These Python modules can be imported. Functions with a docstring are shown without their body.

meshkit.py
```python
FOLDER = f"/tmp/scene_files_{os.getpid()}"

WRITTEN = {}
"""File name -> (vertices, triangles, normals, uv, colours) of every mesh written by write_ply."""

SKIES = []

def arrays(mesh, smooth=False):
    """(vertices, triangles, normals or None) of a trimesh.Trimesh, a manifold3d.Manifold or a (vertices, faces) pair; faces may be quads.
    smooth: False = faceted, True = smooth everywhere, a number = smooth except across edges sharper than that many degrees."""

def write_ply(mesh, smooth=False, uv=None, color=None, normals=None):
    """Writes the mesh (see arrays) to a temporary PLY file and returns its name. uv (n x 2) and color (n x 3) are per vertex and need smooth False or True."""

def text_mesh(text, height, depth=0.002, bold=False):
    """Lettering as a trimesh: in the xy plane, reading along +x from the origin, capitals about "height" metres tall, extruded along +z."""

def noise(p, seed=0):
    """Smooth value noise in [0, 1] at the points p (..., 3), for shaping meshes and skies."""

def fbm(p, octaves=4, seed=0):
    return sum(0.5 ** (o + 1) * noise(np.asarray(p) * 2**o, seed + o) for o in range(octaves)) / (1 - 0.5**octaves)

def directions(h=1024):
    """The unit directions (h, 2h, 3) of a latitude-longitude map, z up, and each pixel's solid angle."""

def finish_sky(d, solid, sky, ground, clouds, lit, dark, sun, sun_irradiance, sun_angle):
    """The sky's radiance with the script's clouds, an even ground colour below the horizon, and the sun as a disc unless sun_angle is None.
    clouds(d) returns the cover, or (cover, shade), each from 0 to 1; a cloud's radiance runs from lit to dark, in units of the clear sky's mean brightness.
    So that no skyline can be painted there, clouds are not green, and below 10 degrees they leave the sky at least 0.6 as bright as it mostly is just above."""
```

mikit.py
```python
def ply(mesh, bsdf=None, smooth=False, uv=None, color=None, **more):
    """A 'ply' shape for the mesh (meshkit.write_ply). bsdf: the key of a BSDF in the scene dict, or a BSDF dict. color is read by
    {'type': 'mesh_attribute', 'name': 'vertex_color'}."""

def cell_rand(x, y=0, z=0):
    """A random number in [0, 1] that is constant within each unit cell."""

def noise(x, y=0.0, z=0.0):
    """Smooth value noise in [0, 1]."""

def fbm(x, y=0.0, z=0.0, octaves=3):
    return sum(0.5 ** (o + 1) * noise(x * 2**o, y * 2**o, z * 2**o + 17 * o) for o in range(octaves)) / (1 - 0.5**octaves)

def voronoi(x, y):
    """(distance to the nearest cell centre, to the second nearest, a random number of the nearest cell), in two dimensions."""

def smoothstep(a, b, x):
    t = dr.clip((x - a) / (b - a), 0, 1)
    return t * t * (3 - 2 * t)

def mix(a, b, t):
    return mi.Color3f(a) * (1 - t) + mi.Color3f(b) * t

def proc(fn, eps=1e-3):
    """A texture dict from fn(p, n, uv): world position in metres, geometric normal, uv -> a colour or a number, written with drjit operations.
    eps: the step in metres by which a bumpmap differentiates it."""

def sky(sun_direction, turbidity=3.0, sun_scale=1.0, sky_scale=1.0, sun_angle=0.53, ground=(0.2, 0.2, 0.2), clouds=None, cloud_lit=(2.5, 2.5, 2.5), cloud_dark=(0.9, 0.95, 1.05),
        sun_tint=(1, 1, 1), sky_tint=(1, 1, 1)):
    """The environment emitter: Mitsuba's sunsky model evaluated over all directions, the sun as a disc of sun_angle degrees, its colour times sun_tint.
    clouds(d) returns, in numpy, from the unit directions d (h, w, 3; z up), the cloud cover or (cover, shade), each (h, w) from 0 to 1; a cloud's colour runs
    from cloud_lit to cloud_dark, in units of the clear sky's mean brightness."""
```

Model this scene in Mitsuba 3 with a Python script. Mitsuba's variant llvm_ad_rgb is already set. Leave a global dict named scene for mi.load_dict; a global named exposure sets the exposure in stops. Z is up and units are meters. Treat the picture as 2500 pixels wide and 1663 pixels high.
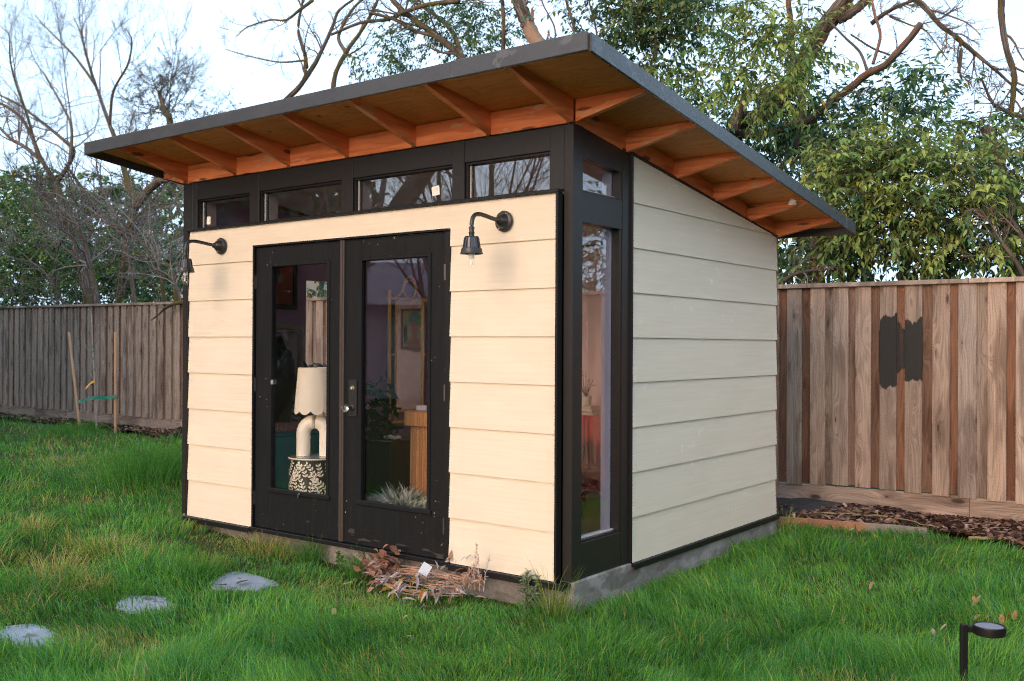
import math, random
import numpy as np, trimesh
import drjit as dr, mitsuba as mi
import mikit, meshkit
from shapely.geometry import Polygon, box as sbox
from mikit import proc, noise, fbm, voronoi, cell_rand, smoothstep, mix

scene, labels = {}, {}
T = mi.ScalarTransform4f
PI = math.pi

# ------------------------------------------------------------------ camera, sky, exposure
CAM_F, CAM_POS = 2413.97, np.array([3.206, -4.6548, 1.3519])        # focal length in pixels of the 2500 wide photograph
YAW, PITCH, ROLL = -0.6487, 0.0041, 0.0051
FW = np.array([math.sin(YAW) * math.cos(PITCH), math.cos(YAW) * math.cos(PITCH), math.sin(PITCH)])
RT = np.array([math.cos(YAW), -math.sin(YAW), 0.0]); UP = np.cross(RT, FW)
RT, UP = RT * math.cos(ROLL) + UP * math.sin(ROLL), -RT * math.sin(ROLL) + UP * math.cos(ROLL)
scene['camera'] = {'type': 'thinlens', 'fov': math.degrees(2 * math.atan(1250 / CAM_F)), 'fov_axis': 'x', 'aperture_radius': 0.004, 'focus_distance': 6.0,
                   'near_clip': 0.05, 'far_clip': 400.0,
                   'to_world': T().look_at(origin=CAM_POS.tolist(), target=(CAM_POS + FW).tolist(), up=UP.tolist())}
SUN = np.array([0.06, -0.95, 0.29]); SUN = SUN / np.linalg.norm(SUN)
exposure = 3.05


def clouds(d):
    """thin evening overcast: bright and warm round the sun, paler and bluer away from it"""
    w = d / np.maximum(d[..., 2:3], 0.0 * d[..., 2:3] + 0.06) * np.array([1, 1, 1.0])
    f = meshkit.fbm(np.stack([w[..., 0] * 0.9, w[..., 1] * 0.9, 0 * w[..., 0]], -1), 5, 3)
    cover = 0.80 + 0.2 * np.clip((f - 0.35) * 3, 0, 1)
    c = d @ SUN
    glow = np.exp(-(1 - c) / 0.42)
    shade = np.clip(0.88 - 0.86 * glow + (f - 0.5) * 0.30, 0, 1)
    return cover, shade


scene['sky'] = mikit.sky(SUN.tolist(), turbidity=3.0, sun_scale=0.375, sky_scale=1.0, sun_angle=40.0, ground=(0.12, 0.13, 0.08), clouds=clouds,
                         cloud_lit=(2.4, 2.5, 2.7), cloud_dark=(2.02, 2.82, 3.72), sun_tint=(0.90, 0.83, 1.08))


def at(px, py, Y):
    """the point on the upright plane y = Y that the photograph shows at pixel (px, py) of its 2500 x 1663"""
    r = FW + RT * (px - 1250) / CAM_F - UP * (py - 831.5) / CAM_F
    return CAM_POS + r * (Y - CAM_POS[1]) / r[1]


# ------------------------------------------------------------------ mesh helpers
def numbered(key):
    k, i = key, 0
    taken = lambda q: q in scene or q in labels
    while taken(k):
        i += 1
        k = f'{key}_{i:03d}'
    return k


def add(name, mesh, bsdf, parent=None, smooth=False, label=None, cat=None, kind=None, group=None, **more):
    key = numbered((parent + '__' if parent else '') + name)
    if smooth and ('uv' in more or 'color' in more): smooth = True
    scene[key] = mikit.ply(mesh, bsdf, smooth=smooth, **more)
    if label or cat or kind or group:
        labels[key] = {k: v for k, v in (('label', label), ('category', cat), ('kind', kind), ('group', group)) if v}
    return key


def thing(name, label, cat, group=None):
    key = numbered(name)
    labels[key] = {'label': label, 'category': cat}
    if group: labels[key]['group'] = group
    return key


def cat(*ms):
    vs, fs, n = [], [], 0
    for v, f in ms:
        v, f = np.asarray(v, float), np.asarray(f, int)
        vs.append(v); fs.append(f + n); n += len(v)
    return np.vstack(vs), np.vstack(fs)


BOXF = np.array([[0, 2, 3], [0, 3, 1], [4, 5, 7], [4, 7, 6], [0, 1, 5], [0, 5, 4], [2, 6, 7], [2, 7, 3], [0, 4, 6], [0, 6, 2], [1, 3, 7], [1, 7, 5]])


def box(x0, x1, y0, y1, z0, z1):
    v = np.array([[x, y, z] for x in (x0, x1) for y in (y0, y1) for z in (z0, z1)], float)
    return v, BOXF


_hull = {}


def cbox(x0, x1, y0, y1, z0, z1, b=0.003):
    """a box with chamfered edges"""
    key = 'f'
    s = []
    for i in (0, 1):
        for j in (0, 1):
            for k in (0, 1):
                c = np.array([(x0, x1)[i], (y0, y1)[j], (z0, z1)[k]])
                sg = np.array([1 - 2 * i, 1 - 2 * j, 1 - 2 * k]) * b
                for a in range(3):
                    q = c + sg; q[a] = c[a]
                    s.append(q)
    s = np.array(s)
    if key not in _hull:
        u = []
        for i in (0, 1):
            for j in (0, 1):
                for k in (0, 1):
                    c = np.array([i, j, k], float); sg = (1 - 2 * c) * 0.1
                    for a in range(3):
                        q = c + sg; q[a] = c[a]
                        u.append(q)
        u = np.array(u)
        from scipy.spatial import ConvexHull
        h = ConvexHull(u)
        f = h.simplices.copy()
        for t in range(len(f)):
            a, bb, c = u[f[t]]
            if np.dot(np.cross(bb - a, c - a), (a + bb + c) / 3 - 0.5) < 0:
                f[t] = f[t][::-1]
        _hull[key] = f
    return s, _hull[key]


def xf(m, M):
    v = np.asarray(m[0], float)
    M = np.asarray(M, float)
    return v @ M[:3, :3].T + M[:3, 3], m[1]


def rotz(a):
    c, s = math.cos(a), math.sin(a)
    return np.array([[c, -s, 0, 0], [s, c, 0, 0], [0, 0, 1, 0], [0, 0, 0, 1.0]])


def move(x, y, z):
    M = np.eye(4); M[:3, 3] = (x, y, z)
    return M


def rot(axis, deg, point=None):
    return trimesh.transformations.rotation_matrix(math.radians(deg), axis, point)


def lathe(profile, n=32, axis='z', mod=None):
    """profile: [(r, h)] revolved round the axis"""
    p = np.asarray(profile, float)
    a = np.arange(n) * 2 * PI / n
    m = np.ones((len(p), n)) if mod is None else mod(p[:, 1][:, None], a[None, :])
    R = p[:, 0][:, None] * m
    v = np.stack([R * np.cos(a), R * np.sin(a), np.broadcast_to(p[:, 1][:, None], R.shape)], -1).reshape(-1, 3)
    i, j = np.meshgrid(np.arange(len(p) - 1), np.arange(n), indexing='ij')
    q = np.stack([i * n + j, i * n + (j + 1) % n, (i + 1) * n + (j + 1) % n, (i + 1) * n + j], -1).reshape(-1, 4)
    f = np.vstack([q[:, [0, 1, 2]], q[:, [0, 2, 3]]])
    if axis == '-y':
        v = np.stack([v[:, 0], -v[:, 2], v[:, 1]], -1)
    return v, f


def tubes(P, R, sides=4, rng=None, rough=0.0, cap=False):
    """P (n, k, 3) polylines and R (n, k) radii as one mesh"""
    P = np.asarray(P, float); R = np.asarray(R, float)
    if P.ndim == 2: P, R = P[None], np.broadcast_to(R, P.shape[:1])[None]
    n, k, _ = P.shape
    t = np.gradient(P, axis=1)
    t /= np.linalg.norm(t, axis=2, keepdims=True) + 1e-12
    ref = np.where(np.abs(t[:, :1, 2:]) < 0.85, np.array([0, 0, 1.0]), np.array([1.0, 0, 0]))
    a = np.cross(t, np.broadcast_to(ref, t.shape)); a /= np.linalg.norm(a, axis=2, keepdims=True) + 1e-12
    b = np.cross(t, a)
    ang = np.arange(sides) * 2 * PI / sides
    RR = np.broadcast_to(R[..., None], (n, k, sides))
    if rough and rng is not None:
        RR = RR * (1 + rough * (rng.random((n, k, sides)) - 0.5))
    v = P[:, :, None] + RR[..., None] * (np.cos(ang)[:, None] * a[:, :, None] + np.sin(ang)[:, None] * b[:, :, None])
    i, j = np.meshgrid(np.arange(k - 1), np.arange(sides), indexing='ij')
    q = np.stack([i * sides + j, i * sides + (j + 1) % sides, (i + 1) * sides + (j + 1) % sides, (i + 1) * sides + j], -1).reshape(-1, 4)
    f = np.vstack([q[:, [0, 1, 2]], q[:, [0, 2, 3]]])
    if cap:
        e = [[0, s + 1, s] for s in range(1, sides - 1)] + [[(k - 1) * sides, (k - 1) * sides + s, (k - 1) * sides + s + 1] for s in range(1, sides - 1)]
        f = np.vstack([f, e])
    F = (f[None] + (np.arange(n) * k * sides)[:, None, None]).reshape(-1, 3)
    return v.reshape(-1, 3), F


def smoothline(pts, n):
    """a Catmull-Rom curve through the points, n samples; extra columns (radius) go along"""
    p = np.asarray(pts, float)
    q = np.vstack([2 * p[0] - p[1], p, 2 * p[-1] - p[-2]])
    s = np.linspace(0, len(p) - 1 - 1e-9, n)
    i = s.astype(int); t = (s - i)[:, None]
    a, b, c, d = q[i], q[i + 1], q[i + 2], q[i + 3]
    return 0.5 * (2 * b + (c - a) * t + (2 * a - 5 * b + 4 * c - d) * t ** 2 + (3 * b - a - 3 * c + d) * t ** 3)


def blob(center, r, seed=0, amp=0.25, sub=2, freq=2.0):
    m = trimesh.creation.icosphere(subdivisions=sub)
    v = m.vertices * (1 + amp * (meshkit.fbm(m.vertices * freq + 7 * seed, 3, seed)[:, None] * 2 - 1))
    return v * np.asarray(r) + np.asarray(center), m.faces


def extrude(poly, depth):
    ms = [trimesh.creation.extrude_polygon(g, depth, engine='earcut') for g in getattr(poly, 'geoms', [poly])]
    return cat(*[(m.vertices, m.faces) for m in ms])


def idx_uv(v, across, along, i):
    """uv that carries a piece's number: u = number + place across it, v = metres along it"""
    a = v[:, across]
    w = (a - a.min()) / max(np.ptp(a), 1e-6)
    return np.stack([i + 0.05 + 0.9 * w, v[:, along]], -1)


# ------------------------------------------------------------------ materials
def plain(key, rgb, rough=0.5, metal=0.0, spec=0.5, **more):
    scene[key] = {'type': 'twosided', 'b': {'type': 'principled', 'base_color': {'type': 'rgb', 'value': list(rgb)}, 'roughness': rough, 'metallic': metal, 'specular': spec, **more}}
    return key


def textured(key, fn, rough=0.6, spec=0.4, metal=0.0, bump=None, height=0.001, eps=2e-3):
    b = {'type': 'principled', 'base_color': proc(fn), 'roughness': proc(rough) if callable(rough) else rough, 'metallic': metal, 'specular': spec}
    if bump is not None:
        b = {'type': 'bumpmap', 'tex': proc(bump, eps), 'scale': height, 'b': b}
    scene[key] = {'type': 'twosided', 'b': b}
    return key


def siding_fn(p, n, uv):
    i = dr.floor(uv.x)
    h = p.x + p.y
    g = fbm(h * 3.0 + i * 3.1, p.z * 130.0, i, 3)
    m = fbm(h * 2.2, p.z * 3.0, 4.0, 3)
    c = mix((0.655, 0.588, 0.466), (0.710, 0.642, 0.518), m) * (0.95 + 0.10 * g)
    speck = smoothstep(0.77, 0.83, fbm(h * 38.0, p.z * 38.0, 2.0, 2)) * smoothstep(0.52, 0.66, fbm(h * 2.7, p.z * 3.1, 9.0, 2)) * smoothstep(0.05, 0.08, p.x)
    c = mix(c, (0.86, 0.84, 0.78), speck * 0.5)
    patch = smoothstep(0.66, 0.70, fbm(h * 2.1, p.z * 9.0, 21.0, 3)) * smoothstep(0.02, -0.02, p.x)
    return mix(c, (0.80, 0.73, 0.62), patch * 0.10)


def siding_bump(p, n, uv):
    h = p.x + p.y
    return fbm(h * 5.0 + 3.0 * dr.floor(uv.x), p.z * 150.0, dr.floor(uv.x), 2)


textured('siding_paint', siding_fn, 0.62, 0.35, bump=siding_bump, height=0.0006)


def door_fn(p, n, uv):
    g = fbm(p.x * 60.0, p.z * 5.0, p.y * 20.0, 3)
    c = mix((0.0085, 0.0095, 0.0105), (0.0140, 0.0150, 0.0165), g)
    s = smoothstep(0.885, 0.90, fbm(p.x * 75.0, p.z * 52.0, 5.0, 2)) * smoothstep(0.60, 0.70, noise(p.x * 4.0, p.z * 4.0, 2.0))
    d = smoothstep(0.74, 0.8, fbm(p.x * 9.0, p.z * 55.0, 7.0, 2)) * smoothstep(0.12, 0.10, p.z)
    return mix(mix(c, (0.6, 0.6, 0.58), s), (0.07, 0.066, 0.062), d * 0.6)


textured('door_paint', door_fn, 0.5, 0.15)
plain('bronze', (0.019, 0.0170, 0.0160), 0.36, 0.0, 0.38)
plain('black_trim', (0.009, 0.009, 0.010), 0.40, 0.0, 0.35)
plain('astragal_brown', (0.060, 0.046, 0.038), 0.4)
plain('mauve_liner', (0.40, 0.34, 0.36), 0.5)
plain('bead_pale', (0.55, 0.52, 0.48), 0.4)


def orange_wood(p, n, uv):
    i = dr.floor(uv.x)
    w = uv.x - i
    a = uv.y
    k1, _, kr = voronoi(w * 1.3 + i * 3.7, a * 1.6 + i * 1.7)
    knot = smoothstep(0.11, 0.05, k1) * smoothstep(0.45, 0.55, kr)
    ring = fbm(w * 7.0 + 1.6 * dr.exp(-k1 * k1 * 18.0) + i * 5.0, a * 1.7, i * 3.0, 3)
    fine = fbm(w * 60.0, a * 9.0, i, 2)
    c = mix((0.55, 0.145, 0.045), (0.84, 0.28, 0.110), smoothstep(0.25, 0.75, ring) * 0.75 + fine * 0.25)
    pale = smoothstep(0.74, 0.78, fbm(w * 3.0 + i, a * 5.0, i * 2.0, 3))
    c = mix(c, (0.62, 0.38, 0.24), pale * 0.6)
    return mix(c, (0.10, 0.035, 0.018), knot * 0.85)


textured('orange_wood', orange_wood, 0.55, 0.35)


def ply_fn(p, n, uv):
    k1, _, kr = voronoi(p.x * 1.9, p.y * 2.3)
    knot = smoothstep(0.055, 0.02, k1) * smoothstep(0.5, 0.55, kr)
    ring = fbm(p.x * 1.2 + 0.9 * dr.exp(-k1 * k1 * 6.0), p.y * 9.0, 3.0, 4)
    band = dr.sin(ring * 60.0) * 0.5 + 0.5
    c = mix((0.54, 0.185, 0.050), (0.72, 0.285, 0.085), 0.55 * band + 0.45 * fbm(p.x * 3.0, p.y * 3.0, 1.0, 3))
    return mix(c, (0.11, 0.04, 0.02), knot * 0.8)


textured('plywood', ply_fn, 0.6, 0.3)


def fascia_fn(p, n, uv):
    h = p.x + p.y
    m = fbm(h * 6.0, p.z * 11.0, 2.0, 4)
    i = dr.floor(uv.x)
    c = mix((0.036, 0.038, 0.043), (0.055, 0.058, 0.064), m)
    chalk = smoothstep(0.60, 0.70, fbm(h * 14.0, p.z * 20.0, i, 4))
    return mix(c, (0.16, 0.165, 0.18), chalk * 0.35 * smoothstep(1.5, 2.0, i))


textured('fascia_metal', fascia_fn, 0.36, 0.6)


def concrete_fn(p, n, uv):
    h = p.x + p.y
    m = fbm(h * 4.0, p.z * 9.0, 1.0, 4)
    g = fbm(h * 60.0, p.z * 60.0, 3.0, 2)
    c = mix((0.145, 0.138, 0.130), (0.26, 0.25, 0.235), m) * (0.85 + 0.3 * g)
    drip = smoothstep(0.56, 0.70, fbm(h * 6.0, p.z * 7.0, 8.0, 4))
    c = mix(c, (0.40, 0.39, 0.37), drip * 0.45)
    stain = smoothstep(0.58, 0.66, fbm(h * 5.0, p.z * 14.0, 18.0, 3))
    return mix(c, (0.08, 0.075, 0.06), stain * 0.5)


textured('concrete', concrete_fn, 0.85, 0.25, bump=lambda p, n, uv: fbm((p.x + p.y) * 40.0, p.z * 40.0, 1.0, 3), height=0.003)


def fence_fn(p, n, uv):
    i = dr.floor(uv.x)
    w = uv.x - i
    a = uv.y
    r1, r2, r3 = cell_rand(i, 3, 1), cell_rand(i, 5, 2), cell_rand(i, 9, 4)
    far = smoothstep(999.0, 1000.0, i)
    narrow = i - 2.0 * dr.floor(i / 2.0)
    k1, _, kr = voronoi(w * 1.15 + i * 3.7, a * 1.75 + r1 * 9.0)
    ks = 0.35 + 1.1 * dr.square(cell_rand(kr * 900.0, i, 6))
    knot = smoothstep(0.095 * ks, 0.040 * ks, k1) * smoothstep(0.55, 0.60, kr)
    halo = smoothstep(0.34 * ks, 0.05, k1) * smoothstep(0.45, 0.6, kr)
    ring = fbm(w * 4.0 + 1.3 * dr.exp(-k1 * k1 * 14.0) + 1.2 * dr.exp(-dr.square((w - 0.3 - 0.4 * r2) * 3.0)) * dr.sin(a * (0.8 + r3) + r1 * 6.0), a * 0.55, i * 3.0, 4)
    band = dr.sin(ring * (34.0 + 30.0 * r3)) * 0.5 + 0.5
    fine = fbm(w * 44.0, a * 4.0, i, 3)
    wide_c = mix(mix((0.240, 0.178, 0.138), (0.420, 0.312, 0.245), r1), (0.290, 0.250, 0.222), dr.maximum(r2 * 0.8, far * 0.65))
    nar_c = mix(mix((0.205, 0.100, 0.062), (0.150, 0.092, 0.066), r2), (0.235, 0.185, 0.150), smoothstep(0.40, 0.5, r3))
    c = mix(wide_c, nar_c, narrow)
    c = c * (0.50 + 0.40 * band + 0.60 * fine)
    blot = smoothstep(0.52, 0.72, fbm(w * 1.5 + i * 2.0, a * 1.6, i, 4))
    c = mix(c, c * mi.Color3f(0.50, 0.46, 0.45), blot * 0.75)
    c = mix(c, c * mi.Color3f(0.45, 0.40, 0.38), halo * 0.45)
    c = mix(c, (0.045, 0.028, 0.02), knot * 0.85)
    # the dark sample of paint brushed on three boards
    jag = 0.055 * (fbm(p.x * 55.0, 1.0, 3.0, 2) - 0.5) + 0.10 * (noise(p.x * 16.0, 6.0, 2.0) - 0.5)
    up, low = 1.612 + jag, 1.005 + 0.10 * (noise(p.x * 13.0, 2.0, 7.0) - 0.5) + 0.05 * (fbm(p.x * 50.0, 4.0, 3.0, 2) - 0.5)
    ink = smoothstep(up + 0.006, up - 0.006, p.z + 0.09 * narrow) * smoothstep(low - 0.006, low + 0.006, p.z - 0.11 * narrow)
    ink = ink * smoothstep(PX0 - 0.004, PX0, p.x) * smoothstep(PX1 + 0.004, PX1, p.x)
    ink = ink * (1.0 - 0.5 * smoothstep(0.62, 0.72, fbm(w * 40.0, a * 2.0, 5.0, 2)) * narrow)
    return mix(c, mix((0.028, 0.028, 0.028), (0.043, 0.042, 0.040), fine), ink)


PX0, PX1 = 0.0, 0.0     # set where the fence is built


def soil_fn(p, n, uv):
    m = fbm(p.x * 6.0, p.y * 6.0, 1.0, 4)
    g = fbm(p.x * 60.0, p.y * 60.0, 2.0, 3)
    c = mix((0.020, 0.028, 0.010), (0.045, 0.052, 0.018), m)
    return mix(c, (0.075, 0.062, 0.030), smoothstep(0.55, 0.75, g) * 0.6)


textured('soil', soil_fn, 0.95, 0.1)


def mulch_soil_fn(p, n, uv):
    m = fbm(p.x * 14.0, p.y * 14.0, 1.0, 4)
    return mix((0.022, 0.012, 0.009), (0.080, 0.050, 0.036), m)


textured('mulch_soil', mulch_soil_fn, 0.95, 0.1)


def bark_fn(p, n, uv):
    i = dr.floor(uv.x)
    w = uv.x - i
    r = cell_rand(i, 1, 1)
    g = fbm(w * 18.0, uv.y * 5.0, i, 4)
    c = mix(mix((0.052, 0.044, 0.038), (0.100, 0.082, 0.070), r), (0.180, 0.148, 0.125), smoothstep(0.45, 0.75, g))
    c = c * (0.55 + 0.9 * fbm(w * 30.0, uv.y * 14.0, i + 3.0, 3))
    moss = smoothstep(0.50, 0.66, fbm(w * 3.0, uv.y * 2.0, i + 7.0, 4))
    bare = smoothstep(0.52, 0.60, fbm(w * 2.0, uv.y * 1.3, i + 11.0, 3))
    c = mix(c, mix((0.34, 0.23, 0.165), (0.20, 0.105, 0.070), smoothstep(40.5, 41.0, i)), bare * 0.8 * smoothstep(39.0, 40.0, i))
    return mix(c, (0.105, 0.085, 0.022), moss * 0.75 * smoothstep(39.5, 39.0, i))


textured('bark', bark_fn, 0.9, 0.15, bump=lambda p, n, uv: fbm((uv.x - dr.floor(uv.x)) * 26.0, uv.y * 9.0, dr.floor(uv.x), 3), height=0.012, eps=4e-3)


def stone_fn(p, n, uv):
    m = fbm(p.x * 7.0, p.y * 7.0, 1.0, 4)
    g = fbm(p.x * 90.0, p.y * 90.0, 4.0, 2)
    c = mix((0.185, 0.225, 0.27), (0.29, 0.34, 0.40), m) * (0.9 + 0.2 * g)
    return mix(c, (0.10, 0.09, 0.07), smoothstep(0.66, 0.72, fbm(p.x * 13.0, p.y * 13.0, 8.0, 3)) * 0.7)


textured('flagstone', stone_fn, 0.8, 0.3, bump=lambda p, n, uv: fbm(p.x * 22.0, p.y * 22.0, 2.0, 3), height=0.004)


def reed_fn(p, n, uv):
    r = cell_rand(dr.floor((p.x + p.y * 0.3) * 160.0), 2, 5)
    return mix((0.33, 0.135, 0.050), (0.60, 0.31, 0.14), r * 0.8 + 0.2 * fbm(p.x * 20.0, p.z * 4.0, 1.0, 2))


textured('reeded_wood', reed_fn, 0.5, 0.4)

scene['vertex_paint'] = {'type': 'twosided', 'b': {'type': 'principled', 'base_color': {'type': 'mesh_attribute', 'name': 'vertex_color'}, 'roughness': 0.8, 'specular': 0.25}}
scene['leaf'] = {'type': 'principledthin', 'base_color': {'type': 'mesh_attribute', 'name': 'vertex_color'}, 'roughness': 0.42, 'diff_trans': 0.55, 'eta': 1.45}
scene['blade'] = {'type': 'principledthin', 'base_color': {'type': 'mesh_attribute', 'name': 'vertex_color'}, 'roughness': 0.5, 'diff_trans': 0.6, 'eta': 1.4}
scene['glass'] = {'type': 'thindielectric', 'int_ior': 1.66}
scene['coated_glass'] = {'type': 'thindielectric', 'int_ior': 2.15}
scene['clear_glass'] = {'type': 'thindielectric', 'int_ior': 1.5}
scene['mirror_glass'] = {'type': 'conductor', 'specular_reflectance': {'type': 'rgb', 'value': [0.82, 0.83, 0.82]}}
plain('dark_metal', (0.030, 0.030, 0.032), 0.33, 0.25, 0.6)
plain('bulb_base', (0.85, 0.85, 0.83), 0.4)
plain('white_paper', (0.85, 0.83, 0.80), 0.7)
plain('steel', (0.55, 0.55, 0.55), 0.3, 0.9)
scene['fence_wood'] = None   # set where the fence is built
del scene['fence_wood']

# ------------------------------------------------------------------ ground
def sstep(a, b, x):
    t = np.clip((np.asarray(x, float) - a) / (b - a), 0, 1)
    return t * t * (3 - 2 * t)


def zg(x, y):
    x, y = np.broadcast_arrays(np.asarray(x, float), np.asarray(y, float))
    z = -0.195 + 0.130 * sstep(-1.0, -4.2, x) + 0.035 * sstep(0.8, 3.2, y) * sstep(-1.0, 0.2, x)
    return z + 0.03 * (meshkit.fbm(np.stack([x * 1.1, y * 1.1, 0 * x], -1), 3, 5) - 0.5)


gx = np.concatenate([np.linspace(-120, -20, 18)[:-1], np.linspace(-20, 8, 190), np.linspace(8, 110, 18)[1:]])
gy = np.concatenate([np.linspace(-110, -8, 18)[:-1], np.linspace(-8, 6, 110), np.linspace(6, 120, 18)[1:]])
GX, GY = np.meshgrid(gx, gy, indexing='ij')
GZ = zg(GX, GY)
gi, gj = np.meshgrid(np.arange(len(gx) - 1), np.arange(len(gy) - 1), indexing='ij')
gq = np.stack([gi * len(gy) + gj, (gi + 1) * len(gy) + gj, (gi + 1) * len(gy) + gj + 1, gi * len(gy) + gj + 1], -1).reshape(-1, 4)
add('ground', (np.stack([GX, GY, GZ], -1).reshape(-1, 3), gq), 'soil', smooth=True, label='earth under the lawn and the trees', kind='structure')

# ------------------------------------------------------------------ the shed
E = 0.28                                    # exposure of a siding board
XL, XR, YB = -3.65, 0.078, 3.03             # outer faces of the posts
SLOPE = -0.135
SHED = thing('garden_shed', 'cream lap sided garden shed with slanted overhanging roof and black glazed doors', 'shed')
rs = np.random.default_rng(5)


def roofz(y): return 2.852 + SLOPE * (np.asarray(y, float) + 0.62)


add('foundation', cat(cbox(-3.64, 0.092, 0.045, 3.0, -0.35, -0.003, 0.006)), 'concrete', SHED)
add('floor', box(-3.5, 0.0, 0.13, 2.9, 0.0, 0.03), plain('floor_wood', (0.26, 0.19, 0.14), 0.45), SHED)

# front wall: sheathing with the doorway left open, siding boards and trim on it
FW_ = add('front_wall', cat(box(-3.51, -2.71, 0.014, 0.10, 0.003, 2.22), box(-0.805, -0.004, 0.014, 0.10, 0.003, 2.22), box(-2.71, -0.805, 0.014, 0.10, 2.07, 2.22)), 'black_trim', SHED)


def siding(poly_of, k, top, plane, parent, i, label=None):
    """one lap board: outline clipped from its strip, thick at the lower edge, thin where the next one laps it"""
    z0, z1 = k * E, min((k + 1) * E + 0.012, top)
    shape = poly_of(z0, z1)
    if shape.is_empty or shape.area < 1e-3: return
    v, f = extrude(shape, 1.0)
    t = np.clip((v[:, 1] - z0) / (E + 0.012), 0, 1)
    depth = np.where(v[:, 2] > 0.5, 0.0175 - 0.0135 * t, 0.0)
    if plane == 'front':
        v = np.stack([v[:, 0], 0.0125 - depth - 0.0, v[:, 1]], -1); f = f
        uv = np.stack([i + 0.05 + 0.9 * t, v[:, 0]], -1)
    else:
        v = np.stack([0.0775 + depth, v[:, 0], v[:, 1]], -1)
        uv = np.stack([i + 0.05 + 0.9 * t, v[:, 1]], -1)
    add('siding_board', (v, f), 'siding_paint', parent, uv=uv, label=label)


n = 0
for k in range(8):
    if k < 7:
        for a, b in ((-3.512, -2.708), (-0.806, -0.004)):
            siding(lambda z0, z1: sbox(a + rs.uniform(0, 0.001), z0, b, z1), k, 2.22, 'front', FW_, n); n += 1
    else:
        siding(lambda z0, z1: sbox(-3.512, z0, -0.004, z1).difference(sbox(-2.708, 0, -0.806, 2.072)), k, 2.222, 'front', FW_, n); n += 1
for m in (cbox(-3.527, 0.012, -0.019, 0.034, 2.2235, 2.243, 0.002), cbox(-0.003, 0.012, -0.019, 0.034, 0.0, 2.2225, 0.002), cbox(-3.527, -3.5135, -0.012, 0.034, 0.0, 2.2225, 0.002)):
    add('trim_strip', m, 'black_trim', FW_)
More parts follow.
